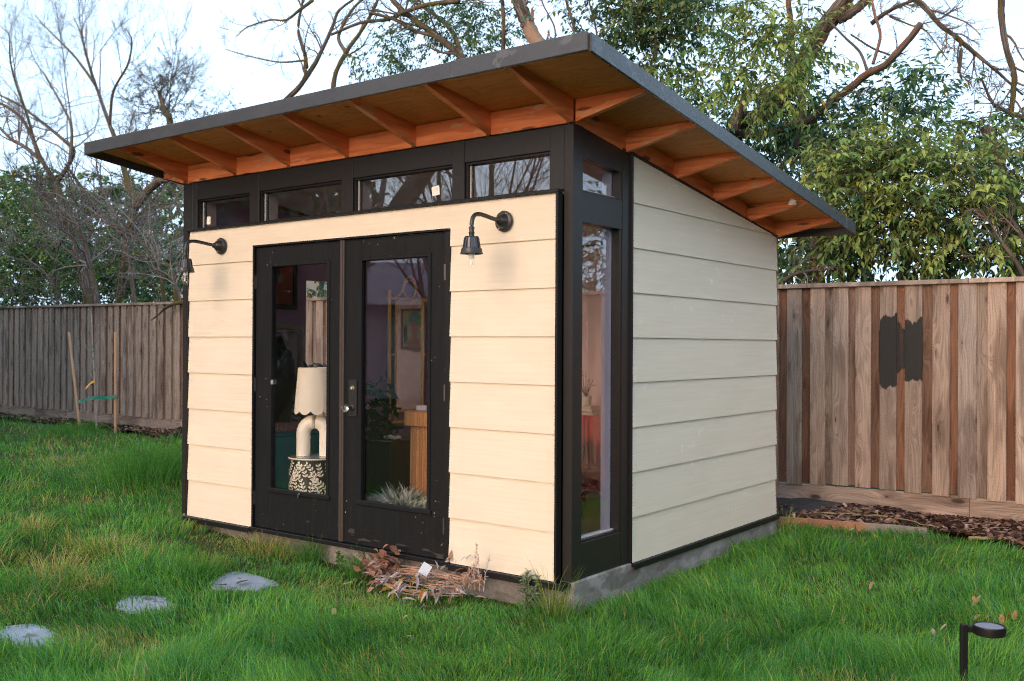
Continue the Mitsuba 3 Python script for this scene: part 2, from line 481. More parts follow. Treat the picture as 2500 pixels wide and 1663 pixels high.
# door frame
for m in (cbox(-2.707, -2.692, -0.018, 0.03, 0.002, 2.056, 0.002), cbox(-0.848, -0.807, -0.004, 0.03, 0.002, 2.056, 0.002), cbox(-2.707, -0.807, -0.020, 0.03, 2.057, 2.071, 0.002)):
    add('door_trim', m, 'black_trim', FW_)
add('sill', cat(cbox(-2.72, -0.79, -0.030, 0.13, -0.022, 0.006, 0.003)), 'black_trim', FW_)
for a, b in ((-3.53, -2.722), (-0.788, 0.075)):
    m = cat(cbox(a, b, -0.030, 0.040, -0.024, -0.003, 0.003), cbox(a, b, -0.033, -0.0305, -0.040, -0.006, 0.001))
    add('drip_strip', m, 'black_trim', FW_)

# corner posts, mullions and headers of bronze metal
for m in (cbox(XL, -3.53, 0.04, 0.14, -0.002, 2.617, 0.003), cbox(0.014, XR, 0.04, 0.145, -0.002, 2.617, 0.004), cbox(-0.085, 0.0135, 0.0405, 0.14, 2.245, 2.617, 0.003), cbox(-3.5295, -3.470, 0.0405, 0.14, 2.245, 2.617, 0.003)):
    add('corner_post', m, 'bronze', SHED)
MUL = [(-3.47, -3.47), (-2.825, -2.714), (-1.833, -1.724), (-0.832, -0.734), (-0.085, -0.085)]
for a, b in MUL[1:4]:
    add('mullion', cbox(a, b, 0.042, 0.14, 2.245, 2.617, 0.003), 'bronze', SHED)
for i in range(4):
    a, b = MUL[i][1] + 0.002, MUL[i + 1][0] - 0.002
    add('header_panel', cbox(a, b, 0.046, 0.14, 2.478, 2.616, 0.002), 'bronze', SHED)
    W = add('clerestory_window', cat(box(a, a + 0.012, 0.06, 0.125, 2.246, 2.478), box(b - 0.012, b, 0.06, 0.125, 2.246, 2.478), box(a + 0.012, b - 0.012, 0.06, 0.125, 2.466, 2.478)), 'black_trim', SHED)
    g = add('glass', (np.array([[a + .012, .095, 2.246], [b - .012, .095, 2.246], [b - .012, .095, 2.466], [a + .012, .095, 2.466]]), [[0, 1, 2, 3]]), 'coated_glass', W)
    add('bead', cat(box(a + 0.0125, a + 0.019, 0.085, 0.093, 2.246, 2.465)), 'bead_pale', W)
    add('liner', cat(box(a, a + 0.012, 0.1255, 0.21, 2.246, 2.478), box(b - 0.012, b, 0.1255, 0.21, 2.246, 2.478), box(a + .012, b - 0.012, 0.1255, 0.21, 2.235, 2.2455), box(a + .012, b - .012, .1255, .21, 2.466, 2.478)), 'mauve_liner', W)
    if i in (0, 2):
        sx = a + 0.055 if i == 0 else b - 0.20
        sz = 2.315 if i == 0 else 2.335
        st = xf(box(-0.023, 0.023, 0, 0.0006, -0.030, 0.030), move(sx + 0.02, 0.0935, sz) @ rot([0, 1, 0], 4))
        if i == 2: st = xf(box(-0.032, 0.032, 0, 0.0006, -0.030, 0.030), move(sx + 0.02, 0.0935, sz) @ rot([0, 1, 0], -6))
        add('sticker', st, 'white_paper', W, label='blank white sticker on the pane')

# doors
for side, (x0, x1, g0, g1) in enumerate(((-2.690, -1.787, -2.518, -1.912), (-1.743, -0.850, -1.592, -0.982))):
    z0, z1, q0, q1 = 0.010, 2.053, 0.300, 1.915
    y0, y1 = 0.004, 0.048
    D = add('door', cat(cbox(x0, g0, y0, y1, z0, z1, 0.002), cbox(g1, x1, y0, y1, z0, z1, 0.002), box(g0 - .001, g1 + .001, y0 + 0.0003, y1, z0 + 0.001, q0), box(g0 - .001, g1 + .001, y0 + 0.0003, y1, q1, z1 - 0.001)), 'door_paint', SHED,
            label='black glazed door leaf on the %s of the pair' % ('hinge side by the far corner' if side == 0 else 'side nearer the shed corner, with handle plate'))
    add('glass', (np.array([[g0, .024, q0], [g1, .024, q0], [g1, .024, q1], [g0, .024, q1]]), [[0, 1, 2, 3]]), 'glass', D)
    for m in (cbox(g0 - .016, g0 + .010, -0.006, 0.0215, q0 - .002, q1 + .016, .004), cbox(g1 - .010, g1 + .016, -0.006, 0.0215, q0 - .002, q1 + .016, .004), cbox(g0 + .0105, g1 - .0105, -0.006, 0.0215, q1 - .010, q1 + .016, .004), cbox(g0 - .030, g1 + .030, -0.012, 0.0215, q0 - .024, q0 + .008, .005)):
        add('glazing_bead', m, 'door_paint', D)
    hx = x0 - 0.006 if side == 0 else x1 + 0.006
    for hz in (0.22, 1.05, 1.80):
        add('hinge', cat(tubes(np.array([[hx, -0.004, hz - .05], [hx, -0.004, hz + .05]]), [.007, .007], 8, cap=True), box(hx - .016, hx + .016, -0.001, 0.0035, hz - .05, hz + .05)), 'dark_metal', D, smooth=40)
    if side == 0:
        add('astragal', cat(cbox(-1.7865, -1.745, -0.012, 0.03, 0.012, 2.053, 0.003), cbox(-1.772, -1.760, -0.016, -0.0123, 0.012, 2.053, 0.0015)), 'astragal_brown', D, label='brown metal strip covering the joint of the doors')
    else:
        add('handle_plate', cbox(-1.700, -1.624, -0.008, 0.0035, 0.862, 1.110, 0.003), 'dark_metal', D)
        add('deadbolt', xf(lathe([(0, .014), (.010, .013), (.013, .010), (.016, .002), (.019, 0)], 20, '-y'), move(-1.662, -0.0082, 1.052)), plain('brass_dull', (0.42, 0.34, 0.22), 0.35, 0.8), D, smooth=40)
        add('knob_neck', xf(lathe([(.022, 0), (.021, .006), (.010, .010), (.009, .045)], 20, '-y'), move(-1.662, -0.0082, 0.925)), 'dark_metal', D, smooth=40)
        k = trimesh.creation.icosphere(subdivisions=1, radius=0.027)
        add('glass_knob', (k.vertices * [1, .8, 1] + [-1.662, -0.072, 0.925], k.faces), {'type': 'dielectric', 'int_ior': 1.5}, D, label='faceted clear glass door knob')
add('door_latch', cat(tubes(np.array([[-2.20, -0.014, 0.262], [-2.185, -0.018, 0.290], [-2.17, -0.016, 0.302]]), [.004, .006, .004], 6)), 'steel', SHED)

# side wall
SW = add('side_wall', extrude(Polygon([(0.70, 0.003), (2.985, 0.003), (2.985, 2.222), (0.70, 2.530)]), 0.10)[0:2], 'black_trim', SHED)
v, f = extrude(Polygon([(0.70, 0.003), (2.985, 0.003), (2.985, 2.222), (0.70, 2.530)]), 0.06)
scene[SW] = mikit.ply((np.stack([v[:, 2] + 0.017, v[:, 0], v[:, 1]], -1), f), 'black_trim')
slope_poly = Polygon([(0.697, 0), (2.988, 0), (2.988, 2.226), (0.697, 2.534)])
for k in range(10):
    siding(lambda z0, z1: sbox(0.69, z0, 3.0, z1).intersection(slope_poly), k, 9, 'side', SW, 100 + k)
v, f = extrude(Polygon([(0.695, 2.5365), (2.99, 2.2275), (2.99, 2.2405), (0.695, 2.5495)]), 0.030)
add('trim_strip', (np.stack([v[:, 2] + 0.066, v[:, 0], v[:, 1]], -1), f), 'black_trim', SW)
add('trim_strip', cbox(0.066, 0.094, 0.682, 0.696, 0.0, 2.552, 0.002), 'black_trim', SW)
add('trim_strip', cbox(0.066, 0.090, 2.9885, 3.002, 0.0, 2.24, 0.002), plain('copper_edge', (0.22, 0.10, 0.06), 0.5), SW)
v, f = cat(cbox(0.060, 0.112, 0.69, 3.006, -0.024, -0.002, 0.003), cbox(0.1125, 0.1155, 0.69, 3.006, -0.040, -0.004, 0.001))
add('drip_strip', (v, f), 'black_trim', SW)

# side glazing between the corner post and the siding
v, f = extrude(Polygon([(0.592, -0.001), (0.681, -0.001), (0.681, 2.555), (0.592, 2.567)]), 0.07)
add('side_post', (np.stack([v[:, 2] + 0.006, v[:, 0], v[:, 1]], -1), f), 'bronze', SHED)
v, f = extrude(Polygon([(0.1475, 2.442), (0.590, 2.412), (0.590, 2.566), (0.1475, 2.616)]), 0.066)
add('side_header', (np.stack([v[:, 2] + 0.006, v[:, 0], v[:, 1]], -1), f), 'bronze', SHED)
add('side_rail', cbox(0.004, 0.073, 0.1475, 0.590, 2.062, 2.240, 0.002), 'bronze', SHED)
add('side_rail', cbox(0.004, 0.073, 0.1475, 0.590, -0.001, 0.205, 0.002), 'bronze', SHED)
for z0, z1 in ((0.2055, 2.0615), (2.2405, 2.414)):
    W = add('side_window', cat(box(0.0, 0.05, 0.1477, 0.157, z0, z1), box(0.0, 0.07, 0.566, 0.5915, z0, z1), box(0.0, 0.06, 0.157, 0.566, z0, z0 + 0.012)), 'bronze', SHED)
    add('glass', (np.array([[.022, .157, z0 + .012], [.022, .566, z0 + .012], [.022, .566, z1 + .002], [.022, .157, z1 + .002]]), [[0, 1, 2, 3]]), 'glass', W)
    add('liner', cat(box(-0.045, 0.012, 0.545, 0.566, z0, z1), box(-0.045, 0.012, 0.146, 0.157, z0, z1), box(-0.045, 0.012, 0.157, 0.545, z0 - .02, z0 + 0.006)), plain('lilac_liner', (0.46, 0.44, 0.55), 0.5), W)
    add('sill_bead', box(0.024, 0.034, 0.157, 0.566, z0 + .0125, z0 + .022), 'bead_pale', W)

# walls out of sight of the camera, and the lining of the room
purple = plain('purple_wall', (0.30, 0.215, 0.36), 0.6)
mauve = plain('mauve_wall', (0.70, 0.53, 0.53), 0.6)
wy0, wy1, wz0, wz1 = 1.19, 1.72, 0.62, 1.915
hole = sbox(wy0, wz0, wy1, wz1)
side_shape = Polygon([(0.14, 0.0), (2.98, 0.0), (2.98, 2.23), (0.14, 2.61)])
v, f = extrude(side_shape.difference(hole), 0.06)
BW = add('left_wall', (np.stack([v[:, 2] - 3.63, v[:, 0], v[:, 1]], -1), f), plain('siding_plain', (0.66, 0.60, 0.49), 0.6), SHED)
v, f = extrude(Polygon([(0.14, 0.03), (2.90, 0.03), (2.90, 2.24), (0.14, 2.61)]).difference(hole), 0.06)
add('interior_wall', (np.stack([v[:, 2] - 3.565, v[:, 0], v[:, 1]], -1), f), purple, SHED)
add('left_window', (np.array([[-3.58, wy0, wz0], [-3.58, wy1, wz0], [-3.58, wy1, wz1], [-3.58, wy0, wz1]]), [[0, 1, 2, 3]]), 'glass', SHED)
add('back_wall', box(-3.64, 0.07, 2.97, 3.02, 0.0, 2.235), 'siding_plain', SHED)
add('interior_wall', box(-3.5, 0.0, 2.90, 2.96, 0.03, 2.24), mauve, SHED)
v, f = extrude(Polygon([(0.70, 0.03), (2.899, 0.03), (2.899, 2.22), (0.70, 2.52)]), 0.012)
add('interior_wall', (np.stack([v[:, 2] + 0.003, v[:, 0], v[:, 1]], -1), f), mauve, SHED)
add('interior_wall', cat(box(-3.5, -2.72, 0.102, 0.115, 0.03, 2.234), box(-0.80, -0.004, 0.102, 0.115, 0.03, 2.234), box(-2.72, -0.80, 0.102, 0.115, 2.075, 2.234)), purple, SHED)
v, f = box(-3.50, 0.0, 0.141, 2.9, 0, 0.008)
v[:, 2] += 2.632 + SLOPE * (v[:, 1] - 0.14)
add('ceiling', (v, f), plain('ceiling_paint', (0.75, 0.70, 0.70), 0.7), SHED)

# roof
v, f = box(-3.955, 0.592, -0.605, 3.31, 0.0, 0.016)
v[:, 2] += roofz(v[:, 1])
RF = add('roof', (v, f), plain('roof_membrane', (0.09, 0.09, 0.095), 0.6), SHED)
for i, (a, b) in enumerate(((-3.954, -2.82), (-2.818, -1.600), (-1.598, -0.380), (-0.378, 0.591))):
    v, f = box(a, b, -0.604, 3.309, -0.006, -0.0005)
    v[:, 2] += roofz(v[:, 1])
    add('soffit_panel', (v, f), 'plywood', RF, uv=idx_uv(v, 1, 0, 3 * i))


def wedge(p0, p1, d0, d1, half, parent, name, i, along):
    """a tapered lookout: from the wall (p0, depth d0) to the fascia (p1, depth d1), its top under the soffit"""
    p0, p1 = np.array(p0, float), np.array(p1, float)
    side = np.cross(p1 - p0, [0, 0, 1]); side /= np.linalg.norm(side); side *= half
    top0, top1 = roofz(p0[1]) - 0.0065, roofz(p1[1]) - 0.0065
    v = []
    for s in (-1, 1):
        for p, t, d in ((p0, top0, d0), (p1, top1, d1)):
            q = p + s * side
            v += [[q[0], q[1], t - d], [q[0], q[1], t]]
    v = np.array(v)
    f = BOXF.copy()
    if np.dot(np.cross(v[f[0, 1]] - v[f[0, 0]], v[f[0, 2]] - v[f[0, 0]]), v[f[0, 0]] - v.mean(0)) < 0: f = f[:, ::-1]
    uv = np.stack([i + 0.05 + 0.9 * ((v[:, 2] - v[:, 2].min()) / np.ptp(v[:, 2])), v[:, along]], -1)
    add(name, (v, f), 'orange_wood', parent, uv=uv)


RX = [-3.58, -2.97, -2.36, -1.755, -1.14, -0.525, 0.062]
for i, x in enumerate(RX):
    wedge((x, 0.036, 0), (x, -0.598, 0), 0.132, 0.030, 0.019, RF, 'rafter', 10 + i, 1)
RY = [0.064, 0.65, 1.27, 1.865, 2.46, 3.01]
for i, y in enumerate(RY):
    wedge((0.088 if i == 0 else 0.075, y, 0), (0.570, y, 0), 0.128, 0.022, 0.019, RF, 'outrigger', 30 + i, 0)
    wedge((-3.66, y, 0), (-3.93, y, 0), 0.128, 0.06, 0.019, RF, 'outrigger', 50 + i, 0)
for i in range(6):
    a, b = RX[i] + 0.0195, RX[i + 1] - 0.0195
    v, f = box(a, b, 0.020, 0.058, 2.618, 2.752)
    add('blocking', (v, f), 'orange_wood', RF, uv=idx_uv(v, 2, 0, 70 + i))
    if i < 5:
        a, b = RY[i] + 0.0195, RY[i + 1] - 0.0195
        for xx, s in ((0.036, 80), (-3.67, 90)):
            v, f = box(xx, xx + 0.038, a, b, -0.130, 0.0)
            v[:, 2] += roofz(v[:, 1]) - 0.0065
            add('blocking', (v, f), 'orange_wood', RF, uv=idx_uv(v, 2, 1, s + i))
v, f = box(-3.63, 0.04, 2.985, 3.02, 2.23, 2.355)
add('blocking', (v, f), 'orange_wood', RF, uv=idx_uv(v, 2, 0, 99))


def fascia(x0, x1, y0, y1, i, h0=-0.066, h1=0.022, tilt=0.0):
    v, f = cbox(x0, x1, y0, y1, h0, h1, 0.0025)
    v = v.copy(); v[:, 2] += roofz(np.clip(v[:, 1], y0, y1))
    add('fascia', (v, f), 'fascia_metal', RF, uv=np.stack([i + 0.05 + 0.9 * (v[:, 2] - v[:, 2].min()) / np.ptp(v[:, 2]), v[:, 0] + v[:, 1]], -1))


fascia(-3.958, -3.105, -0.624, -0.6055, 0, -0.069, 0.024)
fascia(-3.1045, -0.2765, -0.621, -0.6055, 1)
fascia(-0.276, 0.597, -0.6245, -0.6055, 3, -0.069, 0.024)
fascia(0.5925, 0.6105, -0.603, 0.47, 3, -0.069, 0.024)
fascia(0.5925, 0.608, 0.4705, 2.95, 1)
fascia(0.5925, 0.6105, 2.9505, 3.325, 2, -0.069, 0.024)
fascia(-3.972, -3.956, -0.603, 3.325, 1)
fascia(-3.955, 0.592, 3.3105, 3.325, 1)
v, f = extrude(Polygon([(0, 0), (0.055, 0), (0.06, 0.03), (0.02, 0.045)]), 0.03)
add('spot_bracket', (np.stack([v[:, 0] + 0.44, v[:, 2] + 2.33, v[:, 1] + 2.385], -1), f), 'white_paper', RF)

# wall lamps
def wall_lamp(x, z, ext, label):
    L = thing('wall_lamp', label, 'wall lamp', 'black gooseneck wall lamps on the shed front')
    add('backplate', xf(lathe([(0.062, 0), (0.063, .006), (0.060, .011), (.055, .012), (.053, .016), (.047, .018), (.046, .021), (.040, .030), (.034, .042), (.024, .052), (.016, .058), (.0, .060)], 40, '-y'), move(x, -0.0125, z)), 'dark_metal', L, smooth=35)
    for a in (60, 240):
        add('screw', xf(lathe([(.0045, 0), (.0045, .002), (.003, .0045), (0, .005)], 10, '-y'), move(x + .049 * math.cos(math.radians(a)), -0.0295, z + .049 * math.sin(math.radians(a)))), 'steel', L, smooth=40)
    p = smoothline([[x, -0.065, z], [x, -0.13, z + .006], [x, -ext + .10, z + .016], [x, -ext + .045, z + .014], [x, -ext + .012, z - .006], [x, -ext, z - .045], [x, -ext, z - .07]], 36)
    add('arm', cat(tubes(p, np.full(36, .0125), 14), xf(lathe([(.011, 0), (.019, .002), (.020, .012), (.014, .02), (.0105, .021)], 20, '-y'), move(x, -0.066, z))), 'dark_metal', L, smooth=40)
    zt = z - .066
    add('socket', xf(lathe([(.0105, .002), (.0175, 0), (.0175, -.005), (.0145, -.007), (.0145, -.026), (.0175, -.028), (.0175, -.033), (.0150, -.036), (.0150, -.052)], 24), move(x, -ext, zt)), 'dark_metal', L, smooth=40)
    SH = add('shade', xf(lathe([(.015, -.050), (.031, -.053), (.037, -.058), (.041, -.085), (.046, -.118), (.0465, -.119)], 48), move(x, -ext, zt)), plain('shade_enamel', (0.035, 0.042, 0.060), 0.22, 0.1, 0.7), L, smooth=35)
    for q in range(10):
        a = q * 2 * PI / 10 + .2
        c, s = math.cos(a), math.sin(a)
        rib = tubes(np.array([[x + c * r, -ext + s * r, zt + h] for r, h in ((.026, -.0515), (.036, -.054), (.0405, -.060), (.0445, -.086), (.050, -.121))]), [.003, .0035, .0038, .0038, .0038], 6)
        add('rib', rib, 'dark_metal', SH, smooth=60)
    add('rim', xf(lathe([(.046, -.117), (.057, -.119), (.0595, -.123), (.061, -.139), (.0655, -.147), (.066, -.150), (.0640, -.151), (.058, -.141), (.044, -.125)], 48), move(x, -ext, zt)), 'dark_metal', SH, smooth=35)
    add('bulb_socket', xf(lathe([(.0, -.110), (.0175, -.112), (.0175, -.162), (.0165, -.172), (.013, -.176)], 24), move(x, -ext, zt)), 'bulb_base', L, smooth=40)
    add('bulb', xf(lathe([(.013, -.176), (.0155, -.190), (.0195, -.208), (.0205, -.220), (.018, -.232), (.011, -.241), (0, -.244)], 28), move(x, -ext, zt)), 'clear_glass', L, smooth=True)
    add('filament', tubes(smoothline([[x - .004, -ext, zt - .178], [x - .006, -ext, zt - .205], [x, -ext, zt - .216], [x + .006, -ext, zt - .205], [x + .004, -ext, zt - .178]], 12), np.full(12, .0011), 5), 'bead_pale', L)


wall_lamp(-0.376, 2.083, 0.315, 'black gooseneck wall lamp with bare bulb beside the door, nearer the glazed shed corner')
wall_lamp(-3.09, 2.088, 0.322, 'black gooseneck wall lamp with bare bulb, overlapping the far corner post of the shed')

# ------------------------------------------------------------------ back fence
def fence_y(x): return 4.68 - 0.004 * x
def fence_top(x): return 1.945 + 0.006 * np.clip(-x - 0.5, 0, 30)
def fence_low(x): return float(zg(x, 4.6)) + 0.015


PX0, PX1 = at(2144, 800, 4.655)[0], at(2252, 800, 4.655)[0]
textured('fence_wood', fence_fn, 0.85, 0.15, bump=lambda p, n, uv: fbm((uv.x - dr.floor(uv.x)) * 40.0, uv.y * 5.0, dr.floor(uv.x), 2), height=0.0015)
FN = thing('fence', 'weathered board fence with cap rail and kickboard behind the shed and lawn', 'fence')
rf = np.random.default_rng(11)
xb = [at(1800 + q / 2.09, 800, 4.655)[0] for q in (253, 330, 372, 450, 487, 567, 602, 683, 727, 813, 855, 943, 995, 1085, 1127, 1222, 1278, 1375, 1422)]
edges = list(xb)
x = xb[-1]; w = 0
while x < 5.6:
    x += (0.140, 0.078)[w % 2] * rf.uniform(0.9, 1.1); w += 1; edges.append(x)
x = xb[0]; w = 1; left = []
while x > -24:
    x -= (0.142, 0.074)[w % 2] * rf.uniform(0.88, 1.12); w += 1; left.append(x)
edges = left[::-1] + edges
par = len(left) % 2
far_boards = []
for i in range(len(edges) - 1):
    a, b = edges[i], edges[i + 1]
    narrow = (i - par) % 2
    xm = (a + b) / 2
    y = fence_y(xm) + rf.uniform(-0.003, 0.003)
    lo = fence_low(xm) + 0.185 + rf.uniform(-0.006, 0.006)
    hi = fence_top(xm) - 0.035
    if narrow:
        v, f = box(a - 0.022, b + 0.022, y - 0.004, y + 0.014, lo + 0.004, hi)
    else:
        v, f = cbox(a + 0.001, b - 0.001, y - 0.0265, y - 0.0075, lo - 0.012, hi, 0.002)
    v = v.copy()
    v[:, 1] += (v[:, 2] - lo) * rf.uniform(-0.004, 0.004) * (0 if narrow else 1)
    num = 2 * i + narrow + (1000 if xm < -4 else 0)
    num = num - num % 2 + narrow
    uv = idx_uv(v, 0, 2, num)
    if -1.0 < xm < 2.7 or -19.5 < xm < -9.2:
        add('board', (v, f), 'fence_wood', FN, uv=uv, label='fence board with a brushed patch of dark grey sample paint' if PX0 - .02 < xm < PX1 + .02 else None)
    else:
        far_boards.append((v, f, uv))
m = cat(*[(v, f) for v, f, _ in far_boards])
add('boards', m, 'fence_wood', FN, uv=np.vstack([u for *_, u in far_boards]), kind='stuff', label='fence boards hidden behind the shed or out of the frame')
x = -24.0; i = 0
for x0, x1 in ((-24, -19.2), (-19.2, -14.4), (-14.4, -9.6), (-9.6, -4.8), (-4.8, -0.9), (-0.9, 1.17), (1.173, 5.6)):
    ym = fence_y((x0 + x1) / 2)
    num = 400 + 2 * i + (1000 if x1 < -4 else 0)
    v, f = cbox(x0, x1 - .003, ym - 0.060, ym + 0.060, -0.036, 0.004, 0.003)
    v = v.copy(); v[:, 2] += fence_top(v[:, 0])
    add('cap_rail', (v, f), 'fence_wood', FN, uv=idx_uv(v, 1, 0, num))
    v, f = cbox(x0, x1 - .003, ym - 0.0035, ym + 0.034, 0.0, 0.205, 0.003)
    v = v.copy(); v[:, 2] += zg(v[:, 0], 4.6) - 0.005
    v2 = v.copy()
    add('kickboard', (v2, f), 'fence_wood', FN, uv=idx_uv(v2, 2, 0, num + 20))
    i += 1

# ------------------------------------------------------------------ planting beds
def in_right_bed(x, y):
    edge = np.interp(x, [-0.2, 0.0, 0.75, 1.05, 1.75, 2.6, 5], [3.15, 3.38, 3.60, 3.75, 3.42, 3.2, 3.0])
    edge = edge + 0.13 * (meshkit.fbm(np.stack([x * 3, y * 3, 0 * x], -1), 3, 8) - 0.5) * (x > 0.9)
    return (y > edge) & (x > -0.3)


def in_left_bed(x, y):
    edge = 3.95 + 0.30 * (meshkit.fbm(np.stack([x * 1.0, 0 * x, 0 * x], -1), 2, 9) - 0.5) + 0.10 * np.clip(x + 10, -2, 8) * -1
    return (y > edge) & (x < -4.2)


def bed_sheet(name, xs, ys, inside, label):
    X, Y = np.meshgrid(xs, ys, indexing='ij')
    mound = 0.045 * np.clip((meshkit.fbm(np.stack([X * 2.5, Y * 2.5, 0 * X], -1), 4, 3) - 0.4) * 3, 0, 1.4)
    Z = zg(X, Y) + 0.006 + mound
    i, j = np.meshgrid(np.arange(len(xs) - 1), np.arange(len(ys) - 1), indexing='ij')
    q = np.stack([i * len(ys) + j, (i + 1) * len(ys) + j, (i + 1) * len(ys) + j + 1, i * len(ys) + j + 1], -1).reshape(-1, 4)
    ok = inside(X.ravel(), Y.ravel())
    q = q[ok[q].all(1)]
    add(name, (np.stack([X, Y, Z], -1).reshape(-1, 3), q), 'mulch_soil', smooth=True, label=label, kind='structure')
    return lambda x, y: zg(x, y) + 0.006 + 0.045 * np.clip((meshkit.fbm(np.stack([x * 2.5, y * 2.5, 0 * x], -1), 4, 3) - 0.4) * 3, 0, 1.4)


zr = bed_sheet('planting_bed', np.linspace(-0.3, 5, 160), np.linspace(3.0, 4.66, 60), in_right_bed, 'dark mulched bed along the fence on the right')
zl = bed_sheet('planting_bed_001', np.linspace(-23, -4.2, 180), np.linspace(3.3, 4.66, 30), in_left_bed, 'mulched bed along the fence on the left')
rm = np.random.default_rng(21)


def chips(N, xr, yr, inside, zf, smin, smax, seed, litter):
    r = np.random.default_rng(seed)
    x, y = r.uniform(*xr, N), r.uniform(*yr, N)
    ok = inside(x, y) & (y < 4.63)
    x, y = x[ok], y[ok]; n = len(x)
    L = r.uniform(smin, smax, n); W = L * r.uniform(0.18, 0.55, n)
    a, t1, t2 = r.uniform(0, 2 * PI, n), r.normal(0, 0.35, n), r.normal(0, 0.35, n)
    d = np.stack([np.cos(a) * np.cos(t1), np.sin(a) * np.cos(t1), np.sin(t1)], -1)
    s = np.cross(d, np.stack([0 * a, np.sin(t2), np.cos(t2)], -1)); s /= np.linalg.norm(s, axis=1, keepdims=True)
    u = np.cross(s, d)
    c = np.stack([x, y, zf(x, y) + L * 0.12 + 0.004], -1)
    h = (W * r.uniform(0.15, 0.5, n))[:, None]
    L, W = L[:, None] / 2, W[:, None] / 2
    V = np.stack([c - d * L - s * W * .7, c + d * L * .8 - s * W, c + d * L + s * W * .6, c - d * L * .9 + s * W, c + u * h], 1)
    F = np.array([[0, 1, 4], [1, 2, 4], [2, 3, 4], [3, 0, 4]])
    pal = np.array([[.055, .025, .017], [.085, .042, .028], [.030, .016, .012], [.14, .075, .050], [.23, .13, .085], [.33, .22, .16], [.20, .15, .12], [.40, .31, .25]])
    p = np.array([.26, .24, .22, .12, .07, .04, .03, .02]) if not litter else np.array([.08, .12, .08, .2, .22, .14, .1, .06])
    patch = meshkit.fbm(np.stack([x * 2.2, y * 2.2, 0 * x], -1), 3, 17)
    pd = np.array([.20, .10, .50, .08, .05, .03, .03, .01])
    fine_ = (patch > (.46 if not litter else .62))
    ci = np.where(fine_, r.choice(8, n, p=pd), r.choice(8, n, p=p))
    col = pal[ci] * r.uniform(0.5, 1.1, (n, 1))
    return (V.reshape(-1, 3), (F[None] + 5 * np.arange(n)[:, None, None]).reshape(-1, 3)), np.repeat(col, 5, 0)


m, c = chips(19000, (-0.3, 3.0), (3.0, 4.66), in_right_bed, zr, 0.012, 0.065, 1, False)
m2, c2 = chips(2600, (0.0, 3.0), (3.2, 4.4), in_right_bed, lambda x, y: zr(x, y) + .012, 0.03, 0.10, 2, True)
add('mulch', cat(m, m2), 'vertex_paint', color=np.vstack([c, c2]), label='bark mulch and leaf litter in the bed by the right fence', cat='mulch', kind='stuff')
m, c = chips(16000, (-18, -4.5), (3.3, 4.66), in_left_bed, zl, 0.03, 0.11, 3, False)
m2, c2 = chips(4200, (-18, -4.5), (3.3, 4.4), in_left_bed, lambda x, y: zl(x, y) + .012, 0.04, 0.12, 4, True)
add('mulch', cat(m, m2), 'vertex_paint', color=np.vstack([c, c2]), label='bark mulch and leaf litter in the bed by the left fence', cat='mulch', kind='stuff')
# edging, landscape cloth, sticks
ex = smoothline([[-0.12, 3.30, 0], [0.35, 3.44, 0], [0.80, 3.575, 0], [1.06, 3.72, 0]], 30)
es = []
for i in range(29):
    p, q = ex[i], ex[i + 1]
    a = math.atan2(q[1] - p[1], q[0] - p[0])
    es.append((p, a))
vv = []
for i in range(30):
    p, a = ex[i], es[min(i, 28)][1]
    nx, ny = -math.sin(a), math.cos(a)
    zt = float(zg(p[0], p[1])) + 0.070 - 0.02 * sstep(0.8, 1.06, p[0])
    for s, z in ((-.014, zt - .16), (-.014, zt), (.014, zt), (.014, zt - .16)):
        vv.append([p[0] + nx * s, p[1] + ny * s, z])
ff = [[4 * i + k, 4 * i + (k + 1) % 4, 4 * i + 4 + (k + 1) % 4, 4 * i + 4 + k] for i in range(29) for k in range(4)] + [[0, 1, 2, 3], [119, 118, 117, 116]]
vv = np.array(vv)
add('lawn_edging', (vv, ff), 'vertex_paint', color=np.where((vv[:, :1] > .62), [.24, .21, .19], [.30, .155, .095]) * (.7 + .6 * meshkit.noise(vv * [25, 25, 60], 3)[:, None]), label='thin bent timber edging strip between the grass and the mulch by the shed', cat='edging')
X, Y = np.meshgrid(np.linspace(-0.9, 0.62, 40), np.linspace(3.42, 4.64, 40), indexing='ij')
fold = meshkit.fbm(np.stack([X * 3 + Y * 2, Y * 1.2, 0 * X], -1), 3, 31)
Z = zg(X, Y) + 0.02 + 0.10 * np.abs(fold - 0.5) + 0.02 * sstep(0.3, -0.4, X)
i, j = np.meshgrid(np.arange(39), np.arange(39), indexing='ij')
q = np.stack([i * 40 + j, (i + 1) * 40 + j, (i + 1) * 40 + j + 1, i * 40 + j + 1], -1).reshape(-1, 4)
keep = (X.ravel() < 0.10 + 0.42 * (Y.ravel() - 3.4) / 1.2 + 0.10 * np.sin(Y.ravel() * 9))[q].all(1)
add('weed_cloth', (np.stack([X, Y, Z], -1).reshape(-1, 3), q[keep]), plain('black_cloth', (0.018, 0.02, 0.024), 0.5), smooth=True, label='black landscape cloth lying by the back corner of the shed', cat='landscape cloth')
for pts, r_, lab in (([[1.44, 3.42], [1.72, 3.62], [2.0, 3.82]], .013, 'mossy broken stick lying on the mulch near the right edge'), ([[.15, 3.75], [.45, 3.95], [.7, 4.05]], .007, 'thin dry twig lying over the black cloth'), ([[.75, 3.98], [.95, 3.80], [1.15, 3.74]], .005, 'thin grey twig lying on the middle of the mulch')):
    p = smoothline([[a, b, float(zg(a, b)) + .06] for a, b in pts], 14)
    p[:, 2] += .012 * rm.standard_normal(14).cumsum() * 0.3
    m = tubes(p, np.linspace(r_, r_ * .55, 14), 6, rm, .3, True)
    add('stick', m, 'vertex_paint', color=np.broadcast_to([.30, .24, .12], m[0].shape) * rm.uniform(.6, 1.2, (len(m[0]), 1)), label=lab, cat='stick')

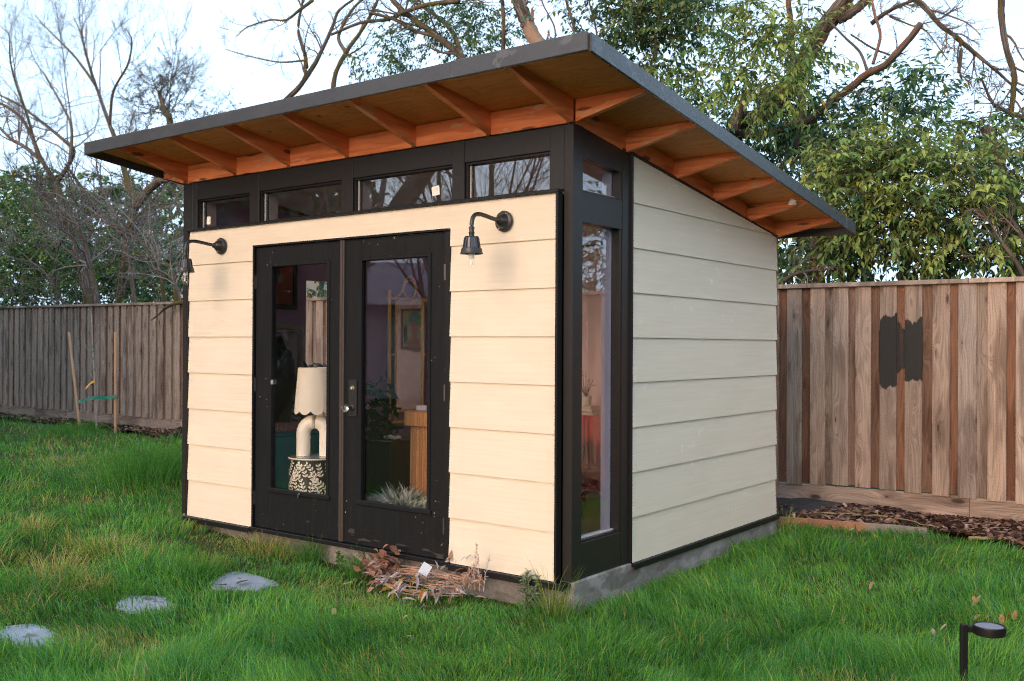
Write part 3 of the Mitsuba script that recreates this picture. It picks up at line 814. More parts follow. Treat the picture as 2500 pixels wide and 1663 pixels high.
def on_ground(px, py, dz=0.0):
    r_ = FW + RT * (px - 1250) / CAM_F - UP * (py - 831.5) / CAM_F
    z = -0.17
    for _ in range(6):
        p = CAM_POS + r_ * (z + dz - CAM_POS[2]) / r_[2]
        z = float(zg(p[0], p[1]))
    return np.array([p[0], p[1], z + dz])


# ------------------------------------------------------------------ stepping stones
STONES = []
for k, (cx, cy, rx, ry, lab) in enumerate(((590, 1424, .235, .175, 'grey flagstone step in the grass nearest the doors'), (356, 1478, .215, .155, 'grey flagstone step in the grass, second from the doors'), (66, 1558, .215, .155, 'grey flagstone step in the grass at the left edge, farthest from the doors'))):
    cx, cy, _ = on_ground(cx, cy)
    a = np.linspace(0, 2 * PI, 40, endpoint=False)
    r_ = 1 + 0.34 * (meshkit.fbm(np.stack([np.cos(a) * 1.6 + 9 * k, np.sin(a) * 1.6, 0 * a], -1), 3, k) - 0.5) * 2
    z = float(zg(cx, cy)) - 0.004
    def ring(s, dz):
        x_, y_ = cx + rx * r_ * s * np.cos(a), cy + ry * r_ * s * np.sin(a)
        return np.stack([x_, y_, zg(x_, y_) + .007 + dz], -1)
    V = np.vstack([ring(1.0, -.07), ring(1.0, -.010), ring(.975, 0), ring(.5, .002), [[cx, cy, float(zg(cx, cy)) + .009]]])
    F = [[l * 40 + i, l * 40 + (i + 1) % 40, (l + 1) * 40 + (i + 1) % 40, (l + 1) * 40 + i] for l in range(3) for i in range(40)]
    F = np.vstack([np.array(F)[:, [0, 1, 2]], np.array(F)[:, [0, 2, 3]], [[120 + i, 120 + (i + 1) % 40, 160] for i in range(40)]])
    add('stepping_stone', (V, F), 'flagstone', smooth=30, label=lab, cat='stepping stone', group='stepping stones leading to the shed doors')
    STONES.append((cx, cy, rx, ry))

# ------------------------------------------------------------------ grass
def blades(x, y, h, wd, lean, ldir, col, rng, segs=3):
    n = len(x)
    base = np.stack([x, y, zg(x, y) - 0.006], -1)
    d = np.stack([np.cos(ldir), np.sin(ldir), 0 * ldir], -1)
    fa = rng.uniform(0, 2 * PI, n)
    s = np.stack([np.cos(fa), np.sin(fa), 0 * fa], -1) * (wd / 2)[:, None]
    t = np.linspace(0, 1, segs + 1)
    ang = lean[:, None] * t ** 1.2
    st = h[:, None] / segs
    hor = np.cumsum(np.concatenate([np.zeros((n, 1)), np.sin(ang[:, 1:]) * st], 1), 1)
    ver = np.cumsum(np.concatenate([np.zeros((n, 1)), np.cos(ang[:, 1:]) * st], 1), 1)
    P = base[:, None] + hor[..., None] * d[:, None] + ver[..., None] * np.array([0, 0, 1.0])
    wt = np.array([1.0, 0.95, 0.62, 0.0]) if segs == 3 else np.array([1, .7, 0])
    Lf = P[:, :-1] - s[:, None] * wt[:-1, None]
    Rt = P[:, :-1] + s[:, None] * wt[:-1, None]
    V = np.concatenate([Lf, Rt, P[:, -1:]], 1)
    k = segs
    F = []
    for i in range(k - 1):
        F += [[i, k + i, k + i + 1], [i, k + i + 1, i + 1]]
    F += [[k - 1, 2 * k - 1, 2 * k]]
    F = np.array(F)
    m = 2 * k + 1
    return (V.reshape(-1, 3), (F[None] + m * np.arange(n)[:, None, None]).reshape(-1, 3)), np.repeat(col, m, 0)


def lawn(N, seed):
    r = np.random.default_rng(seed)
    # even cover of what a viewer near the photographer sees: more blades where the lawn is near
    D = 1.0 / r.uniform(1 / 19.5, 1 / 3.9, N)
    az = YAW + r.uniform(-0.56, 0.56, N)
    x, y = CAM_POS[0] + D * np.sin(az), CAM_POS[1] + D * np.cos(az)
    ok = ~in_right_bed(x, y) & ~in_left_bed(x, y) & (y < 4.6)
    ok &= ~((x > -3.66) & (x < 0.10) & (y > 0.035) & (y < 3.03))
    ok &= ~((x > -3.4) & (x < 0.0) & (y >= 3.0))
    for cx, cy, rx, ry in STONES:
        q = ((x - cx) / rx) ** 2 + ((y - cy) / ry) ** 2
        ok &= q > 0.42 + 0.60 * r.random(N)
    ok &= ~((x > -2.78) & (x < -0.75) & (y > -0.13 + 0.10 * meshkit.noise(np.stack([x * 7, 0 * x, 0 * x], -1), 5)) & (r.random(N) < 0.85))
    x, y, D = x[ok], y[ok], D[ok]
    n = len(x)
    P = np.stack([x, y, 0 * x], -1)
    tuss = meshkit.fbm(P * 3.2, 3, 41)
    big = meshkit.fbm(P * 0.9, 3, 43)
    h = (0.045 + 0.15 * np.clip((tuss - 0.28) * 2.0, 0, 1)) * r.uniform(0.5, 1.25, n)
    near_stone = np.zeros(n)
    for cx, cy, rx, ry in STONES:
        q = np.sqrt(((x - cx) / (rx + .10)) ** 2 + ((y - cy) / (ry + .10)) ** 2)
        near_stone = np.maximum(near_stone, np.clip(1.35 - q, 0, 1))
    h *= 1 - 0.30 * np.clip(near_stone * 2, 0, 1)
    h *= np.where((x < -3.6), 0.9, 1.0)
    h *= 1 - 0.62 * sstep(-0.95, -0.30, y) * (x > -3.2) * (x < 0.3) * (y < 0.05)
    h *= 1 - 0.40 * sstep(2.4, 3.4, y) * (x > 0)
    wall = ((x > -3.9) & (x < 0.3) & (y > -0.16) & (y < 0.04)) | ((x > 0.09) & (x < 0.22) & (y > 0) & (y < 3.1))
    h = np.where(wall, h * 0.8, h)
    wd = np.clip(0.0019 * D / 2.8, 0.0028, 0.010) * r.uniform(0.7, 1.3, n)
    flow = 2 * PI * (meshkit.fbm(P * 0.55 + 3, 2, 47) * 1.6) + (meshkit.fbm(P * 2.6, 2, 53) - .5) * 5.0
    ldir = flow + r.normal(0, 0.75, n)
    lean = np.clip(r.normal(0.95, 0.45, n) + 0.5 * (tuss - .4), 0.05, 2.0)
    # colour of each blade
    g0, g1, g2 = np.array([.056, .188, .034]), np.array([.108, .318, .052]), np.array([.220, .455, .080])
    u = np.clip(1.1 * meshkit.fbm(P * 1.7, 3, 59) + r.uniform(0, 0.75, n) - 0.42, 0, 1)[:, None]
    col = np.where(u < .5, g0 + (g1 - g0) * u * 2, g1 + (g2 - g1) * (u * 2 - 1))
    blue = (r.random(n) < 0.16)[:, None]
    col = np.where(blue, np.array([.085, .265, .130]), col)
    dry = np.clip((meshkit.fbm(P * 2.1, 3, 61) - 0.50) * 5.0, 0, 1) * np.clip((0.3 - x) / 1.2, 0.10, 1) * 0.42 + 0.025
    straw = (r.random(n) < dry)[:, None]
    sc = np.array([[.44, .38, .14], [.36, .37, .09], [.46, .37, .19], [.28, .31, .07]])[r.integers(0, 4, n)]
    col = np.where(straw, sc, col) * r.uniform(0.70, 1.28, (n, 1))
    return blades(x, y, h, wd, lean, ldir, col, r)


m, c = lawn(330000, 71)
rt = np.random.default_rng(72)
extra, ecol = [m], [c]


def tuft(cx, cy, n, rad, h, colour, spread=1.0, wd=0.004):
    x, y = cx + rt.normal(0, rad, n), cy + rt.normal(0, rad, n)
    ld = np.arctan2(y - cy, x - cx) + rt.normal(0, .5, n)
    ln = np.clip(rt.normal(.55, .3, n) * spread + .3 * np.hypot(x - cx, y - cy) / rad, .03, 1.9)
    m, c = blades(x, y, h * rt.uniform(.5, 1.15, n), np.full(n, wd) * rt.uniform(.7, 1.2, n), ln, ld, np.array(colour)[rt.integers(0, len(colour), n)] * rt.uniform(.75, 1.2, (n, 1)), rt)
    extra.append(m); ecol.append(c)


GREEN = [[.070, .21, .035], [.11, .29, .045], [.080, .24, .060]]
DRY = [[.50, .42, .19], [.44, .39, .14], [.36, .36, .10], [.16, .28, .05]]
PALE = [[.22, .34, .07], [.17, .32, .05], [.38, .36, .12]]
for px, py, dist_y, k, rad, h, colr in ((350, 1215, 0.0, 1300, .24, .55, GREEN), (410, 1200, 0.0, 900, .16, .50, GREEN), (85, 1330, 0, 260, .06, .20, DRY), (130, 1420, 0, 330, .10, .20, DRY), (160, 1440, 0, 300, .10, .17, DRY), (40, 1475, 0, 300, .12, .14, DRY),
                                        (470, 1410, 0, 420, .07, .20, GREEN), (500, 1385, 0, 250, .08, .15, PALE), (640, 1345, 0, 300, .10, .16, DRY), (690, 1350, 0, 260, .12, .15, PALE), (250, 1370, 0, 300, .08, .16, PALE), (300, 1450, 0, 300, .09, .14, GREEN),
                                        (240, 1440, 0, 160, .06, .15, DRY), (760, 1362, 0, 220, .05, .22, GREEN), (930, 1375, 0, 200, .08, .20, GREEN), (970, 1370, 0, 160, .05, .20, GREEN), (1560, 1400, 0, 60, .04, .34, PALE), (1610, 1395, 0, 50, .03, .30, PALE), (1820, 1310, 0, 300, .10, .14, GREEN),
                                        (2010, 1645, 0, 120, .10, .10, DRY), (2120, 1655, 0, 120, .12, .09, DRY), (1870, 1610, 0, 90, .08, .12, PALE), (1540, 1450, 0, 70, .05, .09, DRY), (1790, 1490, 0, 60, .05, .08, DRY), (20, 1180, 0, 300, .2, .18, GREEN), (160, 1075, 0, 500, .25, .22, GREEN), (205, 1060, 0, 400, .22, .22, GREEN), (30, 1040, 0, 300, .3, .2, GREEN), (1920, 1290, 0, 40, .03, .24, PALE), (150, 1150, 0, 300, .25, .16, DRY), (500, 1230, 0, 400, .2, .18, PALE)):
    r_ = FW + RT * (px - 1250) / CAM_F - UP * (py - 831.5) / CAM_F
    p = CAM_POS + r_ * (-0.13 - CAM_POS[2]) / r_[2]
    if -3.66 < p[0] < 0.10 and 0.03 < p[1] < 3.05: p[1] = -0.03
    tuft(p[0], p[1], k, rad, h, colr, 0.8 if h > .25 else 1.0)
add('grass', cat(*extra), 'blade', color=np.vstack(ecol), label='long uneven lawn grass with dry tufts round the shed', cat='grass', kind='stuff')
print('grass tris', sum(len(q[1]) for q in extra))


# ------------------------------------------------------------------ fallen leaves in the grass
def dry_leaf(px, py, size, col, lobes, tilt, turn, lab, dz=0.09, nm='fallen_leaf'):
    c = on_ground(px, py, dz * .85); size = size * .82
    a = np.linspace(0, 2 * PI, 41)[:-1]
    if lobes:
        r_ = 0.62 + 0.38 * np.abs(np.cos(a * 2.5)) ** 1.5
        r_ = r_ * (1 - 0.25 * np.exp(-((a - PI) / .5) ** 2))
    else:
        r_ = 1 / np.sqrt((np.cos(a) / 1.0) ** 2 + (np.sin(a) / 0.46) ** 2)
    xy = np.stack([np.cos(a) * r_, np.sin(a) * r_], -1) * size
    z = 0.35 * (xy[:, 1] ** 2) / size + 0.25 * size * (meshkit.noise(np.stack([xy[:, 0] / size * 1.7 + px, xy[:, 1] / size * 1.7, 0 * a], -1), 3) - .5)
    inner = xy * 0.5
    zi = 0.35 * inner[:, 1] ** 2 / size
    V = np.vstack([np.column_stack([xy, z]), np.column_stack([inner, zi]), [[0, 0, -.05 * size]]])
    F = [[i, (i + 1) % 40, 40 + (i + 1) % 40] for i in range(40)] + [[i, 40 + (i + 1) % 40, 40 + i] for i in range(40)] + [[40 + i, 40 + (i + 1) % 40, 80] for i in range(40)]
    M = move(*c) @ rotz(turn) @ rot([0, 1, 0], tilt)
    v, f = xf((V, np.array(F)), M)
    cc = np.array(col) * (0.75 + 0.5 * meshkit.noise(v * 60, 4)[:, None])
    add(nm, (v, f), 'leaf', color=cc, smooth=True, label=lab, cat='leaf')


TAN, PALE_G, GREY = (.46, .27, .17), (.30, .36, .20), (.40, .38, .36)
for q in ((2385, 1470, .055, TAN, 1, -60, .6, 'big pale brown maple leaf standing in the grass near the garden light'), (2385, 1507, .035, (.45, .30, .16), 0, -25, 1.2, 'curled yellow brown leaf directly behind the garden light'), (2410, 1508, .040, (.44, .25, .15), 0, -35, .3, 'brown dry leaf just behind the disc of the garden light'),
          (2445, 1513, .038, (.42, .22, .12), 0, -70, 1.9, 'upright pinkish brown leaf right of the garden light'), (2462, 1505, .036, (.36, .13, .06), 1, -65, .2, 'rust red dry leaf right of the garden light'), (2478, 1502, .033, (.44, .26, .13), 0, -75, 1.4, 'orange brown leaf near the right edge'), (2303, 1530, .030, (.42, .33, .26), 0, -40, .8, 'small beige leaf in the grass left of the garden light'),
          (2279, 1543, .026, (.40, .30, .24), 0, -40, 2.0, 'beige leaf low in the grass left of the garden light'), (2105, 1425, .036, (.22, .08, .05), 0, -60, .2, 'dark red brown curled leaf in the right lawn'), (2127, 1430, .034, (.40, .24, .17), 0, -60, 1.0, 'light brown leaf in the middle of the right lawn'), (2489, 1463, .022, (.45, .30, .22), 0, -40, .2, 'small pinkish leaf at the right edge of the lawn'),
          (845, 1425, .050, PALE_G, 0, -18, .4, 'pale green broad leaf lying in front of the doors'), (815, 1493, .038, (.40, .33, .17), 0, -25, 2.4, 'straw coloured leaf in the grass below the pale green leaf'), (990, 1505, .026, (.34, .36, .16), 0, -30, .9, 'small yellow green leaf in the grass below the wreath'), (995, 1553, .038, PALE_G, 0, -15, .2, 'grey green leaf in the foreground lawn'),
          (520, 1380, .055, GREY, 0, -75, .9, 'long grey curled leaf standing in the grass by the nearest flagstone'), (255, 1337, .045, GREY, 0, -60, .6, 'thin grey leaf upright in the left lawn'), (1255, 1460, .026, (.42, .25, .17), 0, -70, .5, 'small brown leaf by the foundation near the grey weed'), (1306, 1512, .022, (.42, .26, .17), 0, -40, .2, 'tiny brown leaf in the grass below the grey weed'),
          (1764, 1503, .030, (.45, .38, .30), 0, -50, .2, 'pale dry leaf in the grass by the shed corner'), (143, 1503, .034, PALE_G, 0, -20, .2, 'pale leaf in the grass above the lowest flagstone'), (60, 1408, .030, GREY, 0, -25, .2, 'whitish leaf in the dry grass at the left edge'), (935, 1455, .026, (.45, .30, .18), 0, -60, .3, 'tan leaf under the left end of the wreath')):
    dry_leaf(*q, dz=.075 if q[0] != 2385 or q[1] != 1470 else .10)
for k, (px, py, lab) in enumerate(((540, 1428, 'dark dead leaf lying on the nearest flagstone, on its left'), (592, 1420, 'dark curled leaf lying in the middle of the nearest flagstone'))):
    dry_leaf(px, py, .05, (.10, .085, .07), 0, -6, .3 + k, lab, dz=.036)
for px, py, s_, turn, lab in ((2080, 1292, .05, .3, 'white scrap on the end of the lawn edging'), ):
    dry_leaf(px, py, .03, (.75, .72, .68), 0, -30, turn, lab, dz=.07, nm='scrap')
for px, py, lab in ((2223, 1228, 'tiny green seedling by the fence kickboard'), (2372, 1284, 'green seedling leaf in the mulch')):
    dry_leaf(px, py, .030, (.16, .30, .05), 1, -30, .5, lab, dz=.03, nm='seedling')

# ------------------------------------------------------------------ garden light
c = on_ground(2385, 1700); c = CAM_POS + (FW + RT * (2415 - 1250) / CAM_F - UP * (1527 - 831.5) / CAM_F) * 4.35
zd, g0 = c[2], float(zg(c[0], c[1]))
GL = thing('garden_light', 'small black solar garden light on a stake in the lawn', 'solar garden light')
off = -RT[:2] * .105 - np.array(FW[:2]) * -.015
add('lamp_head', xf(lathe([(0, -.040), (.060, -.040), (.067, -.036), (.069, -.004), (.067, .0), (.060, .0), (.058, -.004), (0, -.004)], 48), move(c[0], c[1], zd)), 'black_trim', GL, smooth=35)
add('solar_panel', xf(lathe([(0, 0), (.0575, 0)], 48), move(c[0], c[1], zd - .0035)), plain('solar_cell', (0.16, 0.19, 0.25), 0.3, 0, .6), GL)
pc = c[:2] + off
M = move(pc[0], pc[1], 0) @ rotz(math.atan2(RT[1], RT[0]))
add('stake', xf(cbox(-.014, .014, -.014, .014, g0 - .1, zd + .002, .003), M), 'black_trim', GL)
add('bracket', xf(cbox(.0145, .055, -.011, .011, zd - .034, zd - .006, .003), M), 'black_trim', GL)

# ------------------------------------------------------------------ young tree between two stakes
def stick_between(p, q, r_, name, label, catg, sides=8):
    m = tubes(np.linspace(p, q, 8), np.full(8, r_), sides, cap=True)
    v = m[0]
    add(name, m, 'vertex_paint', color=np.broadcast_to([.50, .32, .20], v.shape) * (0.8 + .3 * meshkit.noise(v * [30, 30, 6], 2)[:, None]), smooth=40, label=label, cat=catg)


sy = 3.95
pL0, pL1 = at(199, 1062, sy + .1), at(168, 811, sy + .1)
pR0, pR1 = at(282, 1075, sy), at(282, 811, sy)
stick_between(pL0 - [0, 0, .1], pL1, .024, 'tree_stake', 'leaning wooden stake left of the tied young tree', 'stake')
stick_between(pR0 - [0, 0, .1], pR1, .024, 'tree_stake', 'upright wooden stake right of the tied young tree', 'stake')
ST = thing('sapling', 'thin bare young tree tied between two stakes by the left fence', 'young tree')
tr = smoothline([at(236, 1074, sy), at(235, 1010, sy), at(231, 935, sy), at(227, 860, sy), at(225, 800, sy), at(223, 765, sy)], 26)
m = tubes(tr, np.linspace(.020, .006, 26), 7, rm, .3)
add('trunk', m, 'vertex_paint', ST, color=np.broadcast_to([.36, .32, .30], m[0].shape) * rm.uniform(.6, 1.2, (len(m[0]), 1)))
tw = []
for (a, b, c_) in (((228, 905), (215, 885), (211, 880)), ((228, 890), (213, 850), (197, 815)), ((226, 850), (238, 830), (247, 818)), ((230, 930), (222, 915), (212, 900)), ((233, 990), (222, 982), (212, 985)), ((225, 800), (236, 790), (262, 790)), ((226, 820), (218, 800), (214, 775))):
    tw.append(smoothline([at(*a, sy), at(*b, sy), at(*c_, sy)], 8))
for q_ in tw:
    m = tubes(q_, np.linspace(.007, .003, 8), 4)
    add('twig', m, 'vertex_paint', ST, color=np.broadcast_to([.24, .18, .16], m[0].shape))


def ribbon(pts, w, key, name, parent, label=None, catg=None):
    p = smoothline(pts, 24)
    t = np.gradient(p, axis=0); t /= np.linalg.norm(t, axis=1, keepdims=True)
    u = np.cross(t, [0.6, 0.8, 0]); u /= np.linalg.norm(u, axis=1, keepdims=True)
    V = np.vstack([p + u * w / 2, p - u * w / 2])
    F = [[i, i + 1, 25 + i, 24 + i] for i in range(23)]
    return add(name, (V, F), key, parent, label=label, cat=catg)


plain('green_tape', (0.015, 0.20, 0.13), 0.4)
ribbon([at(188, 985, sy + .05), at(196, 980, sy), at(214, 975, sy), at(233, 971, sy - .05), at(260, 971, sy - .03), at(283, 968, sy - .06), at(288, 970, sy)], .05, 'green_tape', 'tie', None, 'green plastic tie stretched between the two tree stakes', 'tree tie')
ribbon([at(285, 966, sy - .06), at(286, 975, sy - .07), at(286, 992, sy - .06)], .035, 'green_tape', 'tie', None, 'loose hanging end of green tie on the right stake', 'tree tie')
for k, yy in enumerate((845, 858, 875, 902)):
    p = at(227 + k, yy, sy)
    add('plastic_clip', xf(lathe([(.016, -.012), (.018, 0), (.016, .012)], 10), move(*p)), 'green_tape', ST)
ribbon([at(231, 932, sy - .05), at(225, 933, sy - .07), at(217, 940, sy - .09), at(209, 949, sy - .09)], .045, plain('yellow_tag', (0.70, 0.36, 0.02), 0.5), 'tag', ST, 'yellow plastic tag hanging from the stem')

# ------------------------------------------------------------------ leaves
def leaf_mesh(C, D, N, L, W, droop=0.18, fold=0.22):
    """leaves at C, pointing along D, upper side towards N, length L, width W: eight triangles each, folded along the midrib"""
    D = D / (np.linalg.norm(D, axis=1, keepdims=True) + 1e-9)
    S = np.cross(N, D); S /= np.linalg.norm(S, axis=1, keepdims=True) + 1e-9
    U = np.cross(D, S)
    L, W = L[:, None], W[:, None]
    pts = [(0, 0, 0), (.30, .46, fold), (.66, .36, fold), (1, 0, 0), (.66, -.36, fold), (.30, -.46, fold), (.33, 0, 0), (.68, 0, 0)]
    V = [C + D * L * a + S * W * b + U * (W * c * (1 if b else 0) - L * droop * a * a) for a, b, c in pts]
    V = np.stack(V, 1)
    F = np.array([[0, 6, 1], [1, 6, 7], [1, 7, 2], [2, 7, 3], [0, 5, 6], [5, 7, 6], [5, 4, 7], [4, 3, 7]])
    n = len(C)
    return (V.reshape(-1, 3), (F[None] + 8 * np.arange(n)[:, None, None]).reshape(-1, 3))


def unit(v): return v / (np.linalg.norm(v, axis=-1, keepdims=True) + 1e-9)


# ------------------------------------------------------------------ dried wreath by the doors
rw = np.random.default_rng(91)
WR = thing('dried_wreath', 'fallen dried wreath of brown leaves, twigs and grey fronds by the door sill', 'wreath')
wc = at(1030, 1410, -.15); wz = float(zg(wc[0], wc[1])) + 0.09
a = np.linspace(0, 2 * PI, 60)
ax = np.array([1.32, 0.08, 0]); ay = np.array([-0.05, 0.62, 0.22]) * 1.1
lines = []
for k in range(56):
    t0 = rw.uniform(0, 2 * PI); t = np.linspace(t0, t0 + rw.uniform(.5, 1.5), 9)
    r_ = 0.235 * rw.uniform(.35, 1.12) + 0.02 * np.sin(5 * t + k)
    lines.append(wc * [1, 1, 0] + [0, 0, wz] + np.outer(r_ * 1.15 * np.cos(t), ax) + np.outer(r_ * .72 * np.sin(t), ay) + rw.normal(0, .012, 3))
m = tubes(np.array(lines), np.broadcast_to(np.linspace(.005, .0025, 9), (56, 9)), 5)
add('twigs', m, 'vertex_paint', WR, color=np.repeat(np.array([[.38, .22, .15], [.30, .19, .14], [.46, .32, .24]])[rw.integers(0, 3, 56)], 45, 0), kind='stuff', label='reddish brown twigs wound round the wreath')


def wreath_leaves(n, t_lo, t_hi, L, W, cols, name, lab, up=.3, spread=1.0):
    t = rw.uniform(t_lo, t_hi, n)
    c = wc * [1, 1, 0] + [0, 0, wz] + np.outer(0.27 * np.cos(t), ax) + 0.17 * np.sin(t)[:, None] * ay + rw.normal(0, .040, (n, 3)) * spread
    c[:, 2] += .03 + .02 * rw.random(n)
    d = unit(np.outer(np.cos(t), ax) + np.outer(np.sin(t), ay) + rw.normal(0, .55, (n, 3)) + [0, 0, up])
    ll = L * rw.uniform(.6, 1.25, n)
    col = np.array(cols)[rw.integers(0, len(cols), n)] * rw.uniform(.7, 1.25, (n, 1))
    for i in range(n):
        m = leaf_mesh(c[i:i + 1], d[i:i + 1], unit(rw.normal(0, .5, (1, 3)) + [0, 0, 1.]), ll[i:i + 1], W * ll[i:i + 1] / L, .3, .3)
        k = add(name, m, 'leaf', WR, color=np.repeat(col[i:i + 1], 8, 0), smooth=True, label=lab if i == 0 else None)


wreath_leaves(105, 2.4, 4.1, .070, .036, [[.32, .16, .11], [.24, .12, .085], [.42, .25, .18]], 'leaf', 'chestnut brown dried leaves at the left end of the wreath')
wreath_leaves(62, 3.9, 5.6, .080, .020, [[.42, .38, .40], [.55, .52, .54], [.35, .30, .31]], 'leaf', 'grey lilac fronds at the front of the wreath', .1)
wreath_leaves(45, -0.7, 0.7, .060, .016, [[.42, .22, .13], [.40, .30, .25]], 'leaf', 'dry stalks and leaves at the right end of the wreath')
wreath_leaves(28, .4, 1.5, .065, .02, [[.55, .55, .60], [.62, .63, .68], [.40, .22, .13]], 'leaf', 'pale grey leaves in the middle of the wreath', .7)
wreath_leaves(12, 4.3, 5.2, .07, .036, [[.42, .25, .05], [.36, .17, .03]], 'leaf', 'orange leaf hanging low on the wreath', -.3)
for j, (dx, h, lean) in enumerate(((.30, .26, .1), (.33, .22, -.15), (.28, .18, .35), (.35, .20, .25), (-.33, .10, -.8), (.24, .15, .5))):
    b0 = wc * [1, 1, 0] + [0, 0, wz] + ax * dx
    P = smoothline([b0, b0 + [0, 0, h * .5] + ax * lean * .04, b0 + [0, 0, h] + ax * lean * .12], 12)
    st = tubes(P, np.linspace(.0022, .001, 12), 4)
    q = P[rw.integers(2, 12, 44)]
    lf = leaf_mesh(q, unit(rw.normal(0, .6, (44, 3)) + [0, 0, .9]), unit(rw.normal(0, 1, (44, 3))), np.full(44, .024), np.full(44, .004))
    m = cat(st, lf)
    add('frond', m, 'vertex_paint', WR, color=np.broadcast_to([[.45, .30, .24], [.50, .44, .42]][j % 2], m[0].shape))
tg = at(1038, 1390, wc[1] - .02)
add('tag', xf(box(-.030, .030, -.0008, .0008, -.036, .036), move(*tg) @ rotz(.62) @ rot([0, 1, 0], 32) @ rot([1, 0, 0], -28)), plain('tag_card', (.52, .57, .66), .6), WR, label='pale blank card tag stuck in the wreath')

# weeds by the foundation
def weed(px, py, h, n, col, name, lab, leafL, lobes=True, dz=0):
    b0 = at(px, py, -.055); b0[2] = float(zg(b0[0], b0[1])); r = np.random.default_rng(int(px))
    W_ = thing(name, lab, 'weed')
    P, cs, Ds, Ls = [], [], [], []
    for k in range(n):
        ang = r.uniform(0, 2 * PI); out = r.uniform(.02, .10) * h / .25
        tip = b0 + [math.cos(ang) * out, math.sin(ang) * out * .5, h * r.uniform(.55, 1.0)]
        p = smoothline([b0 + r.normal(0, .012, 3) * [1, 1, 0], (b0 + tip) / 2 + [math.cos(ang) * .012, 0, .02], tip], 10)
        P.append(p)
        for j in range(2, 10):
            for s in range(3):
                d = r.normal(0, 1, 3); d[2] = abs(d[2]) * .6 + .2
                cs.append(p[j]); Ds.append(d); Ls.append(leafL * r.uniform(.6, 1.2) * (1.1 - .05 * j))
    m = tubes(np.array(P), np.broadcast_to(np.linspace(.0035, .0015, 10), (n, 10)), 5)
    add('stems', m, 'vertex_paint', W_, color=np.broadcast_to(np.array(col) * .7, m[0].shape), kind='stuff')
    cs, Ds, Ls = np.array(cs), unit(np.array(Ds)), np.array(Ls)
    m = leaf_mesh(cs, Ds, unit(r.normal(0, .4, cs.shape) + [0, 0, 1]), Ls, Ls * .38, .25, .3)
    add('leaves', m, 'leaf', W_, color=np.repeat(np.array(col) * r.uniform(.75, 1.25, (len(cs), 1)), 8, 0), smooth=True, kind='stuff')


weed(1288, 1462, .27, 6, (.22, .27, .17), 'thistle_weed', 'grey green prickly weed growing against the foundation near the shed corner', .055)
weed(833, 1372, .17, 2, (.09, .20, .05), 'broad_weed', 'small dark stemmed weed below the joint of the doors', .045)

# ------------------------------------------------------------------ inside the shed
FL = 0.031
teal = plain('teal_paint', (0.035, 0.330, 0.340), 0.45)
TC = thing('teal_chest', 'teal chest with pink patterned runner behind the far door pane', 'chest')
add('body', cbox(-3.48, -3.12, 0.30, 1.45, FL + .03, 0.60, .01), teal, TC)
add('lid', cbox(-3.49, -3.10, 0.29, 1.46, 0.6005, 0.632, .006), teal, TC)
add('runner', cbox(-3.485, -3.095, 0.31, 1.44, 0.6325, 0.700, .008), plain('pink_cloth', (0.36, 0.17, 0.19), 0.8), TC)
zz = []
for k in range(26):
    y = 0.33 + k * 0.042
    zz += [box(-3.0945, -3.092, y, y + .006, .645, .690), box(-3.0945, -3.092, y + .018, y + .036, .664, .670)]
add('runner_pattern', cat(*zz), plain('pink_pale', (0.60, 0.42, 0.40), 0.8), TC)
PL = thing('striped_cushion', 'black and white striped cushion on the teal chest', 'cushion')
v, f = blob((-3.30, 0.98, 0.80), (.10, .17, .11), 3, .12, 3)
col = np.where((np.sin((v[:, 2] * 1.0 + v[:, 1] * .4) * 130) > 0)[:, None], np.array([.45, .44, .42]), np.array([.03, .03, .035]))
add('cover', (v, f), 'vertex_paint', PL, smooth=True, color=col)
v, f = blob((-3.30, 0.72, 1.02), (.10, .16, .36), 8, .3, 3)
add('dark_throw', (v, f), plain('dark_cloth', (0.012, 0.012, 0.016), 0.9), smooth=True, label='dark garment heaped at the left on the teal chest', cat='garment')
FP = thing('framed_picture', 'red and dark abstract picture in a black frame high on the purple wall', 'picture')
add('frame', cat(cbox(-3.504, -3.475, .55, 1.07, 2.14, 2.18, .004), cbox(-3.504, -3.475, .55, 1.07, 1.645, 1.685, .004), cbox(-3.504, -3.475, 1.03, 1.07, 1.6855, 2.1395, .004), cbox(-3.504, -3.475, .55, .59, 1.6855, 2.1395, .004)), 'black_trim', FP)
add('canvas', box(-3.503, -3.492, .59, 1.03, 1.685, 2.14), plain('red_paint', (0.24, 0.065, 0.06), .7), FP)
add('figure', cat(blob((-3.491, .83, 1.95), (.002, .05, .12), 1, .5), box(-3.492, -3.489, .70, .93, 2.0, 2.03), blob((-3.491, .74, 1.78), (.002, .08, .05), 5, .5)), plain('ink', (0.03, 0.025, 0.03), .7), FP)
LP = thing('panel_picture', 'grey framed panel leaning on the purple wall behind the far pane', 'panel')
add('board', box(-3.503, -3.49, .45, 1.12, .71, 1.47), plain('grey_panel', (.20, .21, .22), .6), LP)
add('frame', cat(cbox(-3.503, -3.475, 1.12, 1.165, .71, 1.53, .004), cbox(-3.503, -3.475, .45, 1.119, 1.475, 1.53, .004)), plain('grey_frame', (.26, .25, .24), .6), LP)
add('inner_edge', cat(box(-3.489, -3.483, 1.085, 1.10, .71, 1.44), box(-3.489, -3.483, .45, 1.10, 1.44, 1.452)), plain('brown_edge', (.16, .075, .03), .6), LP)

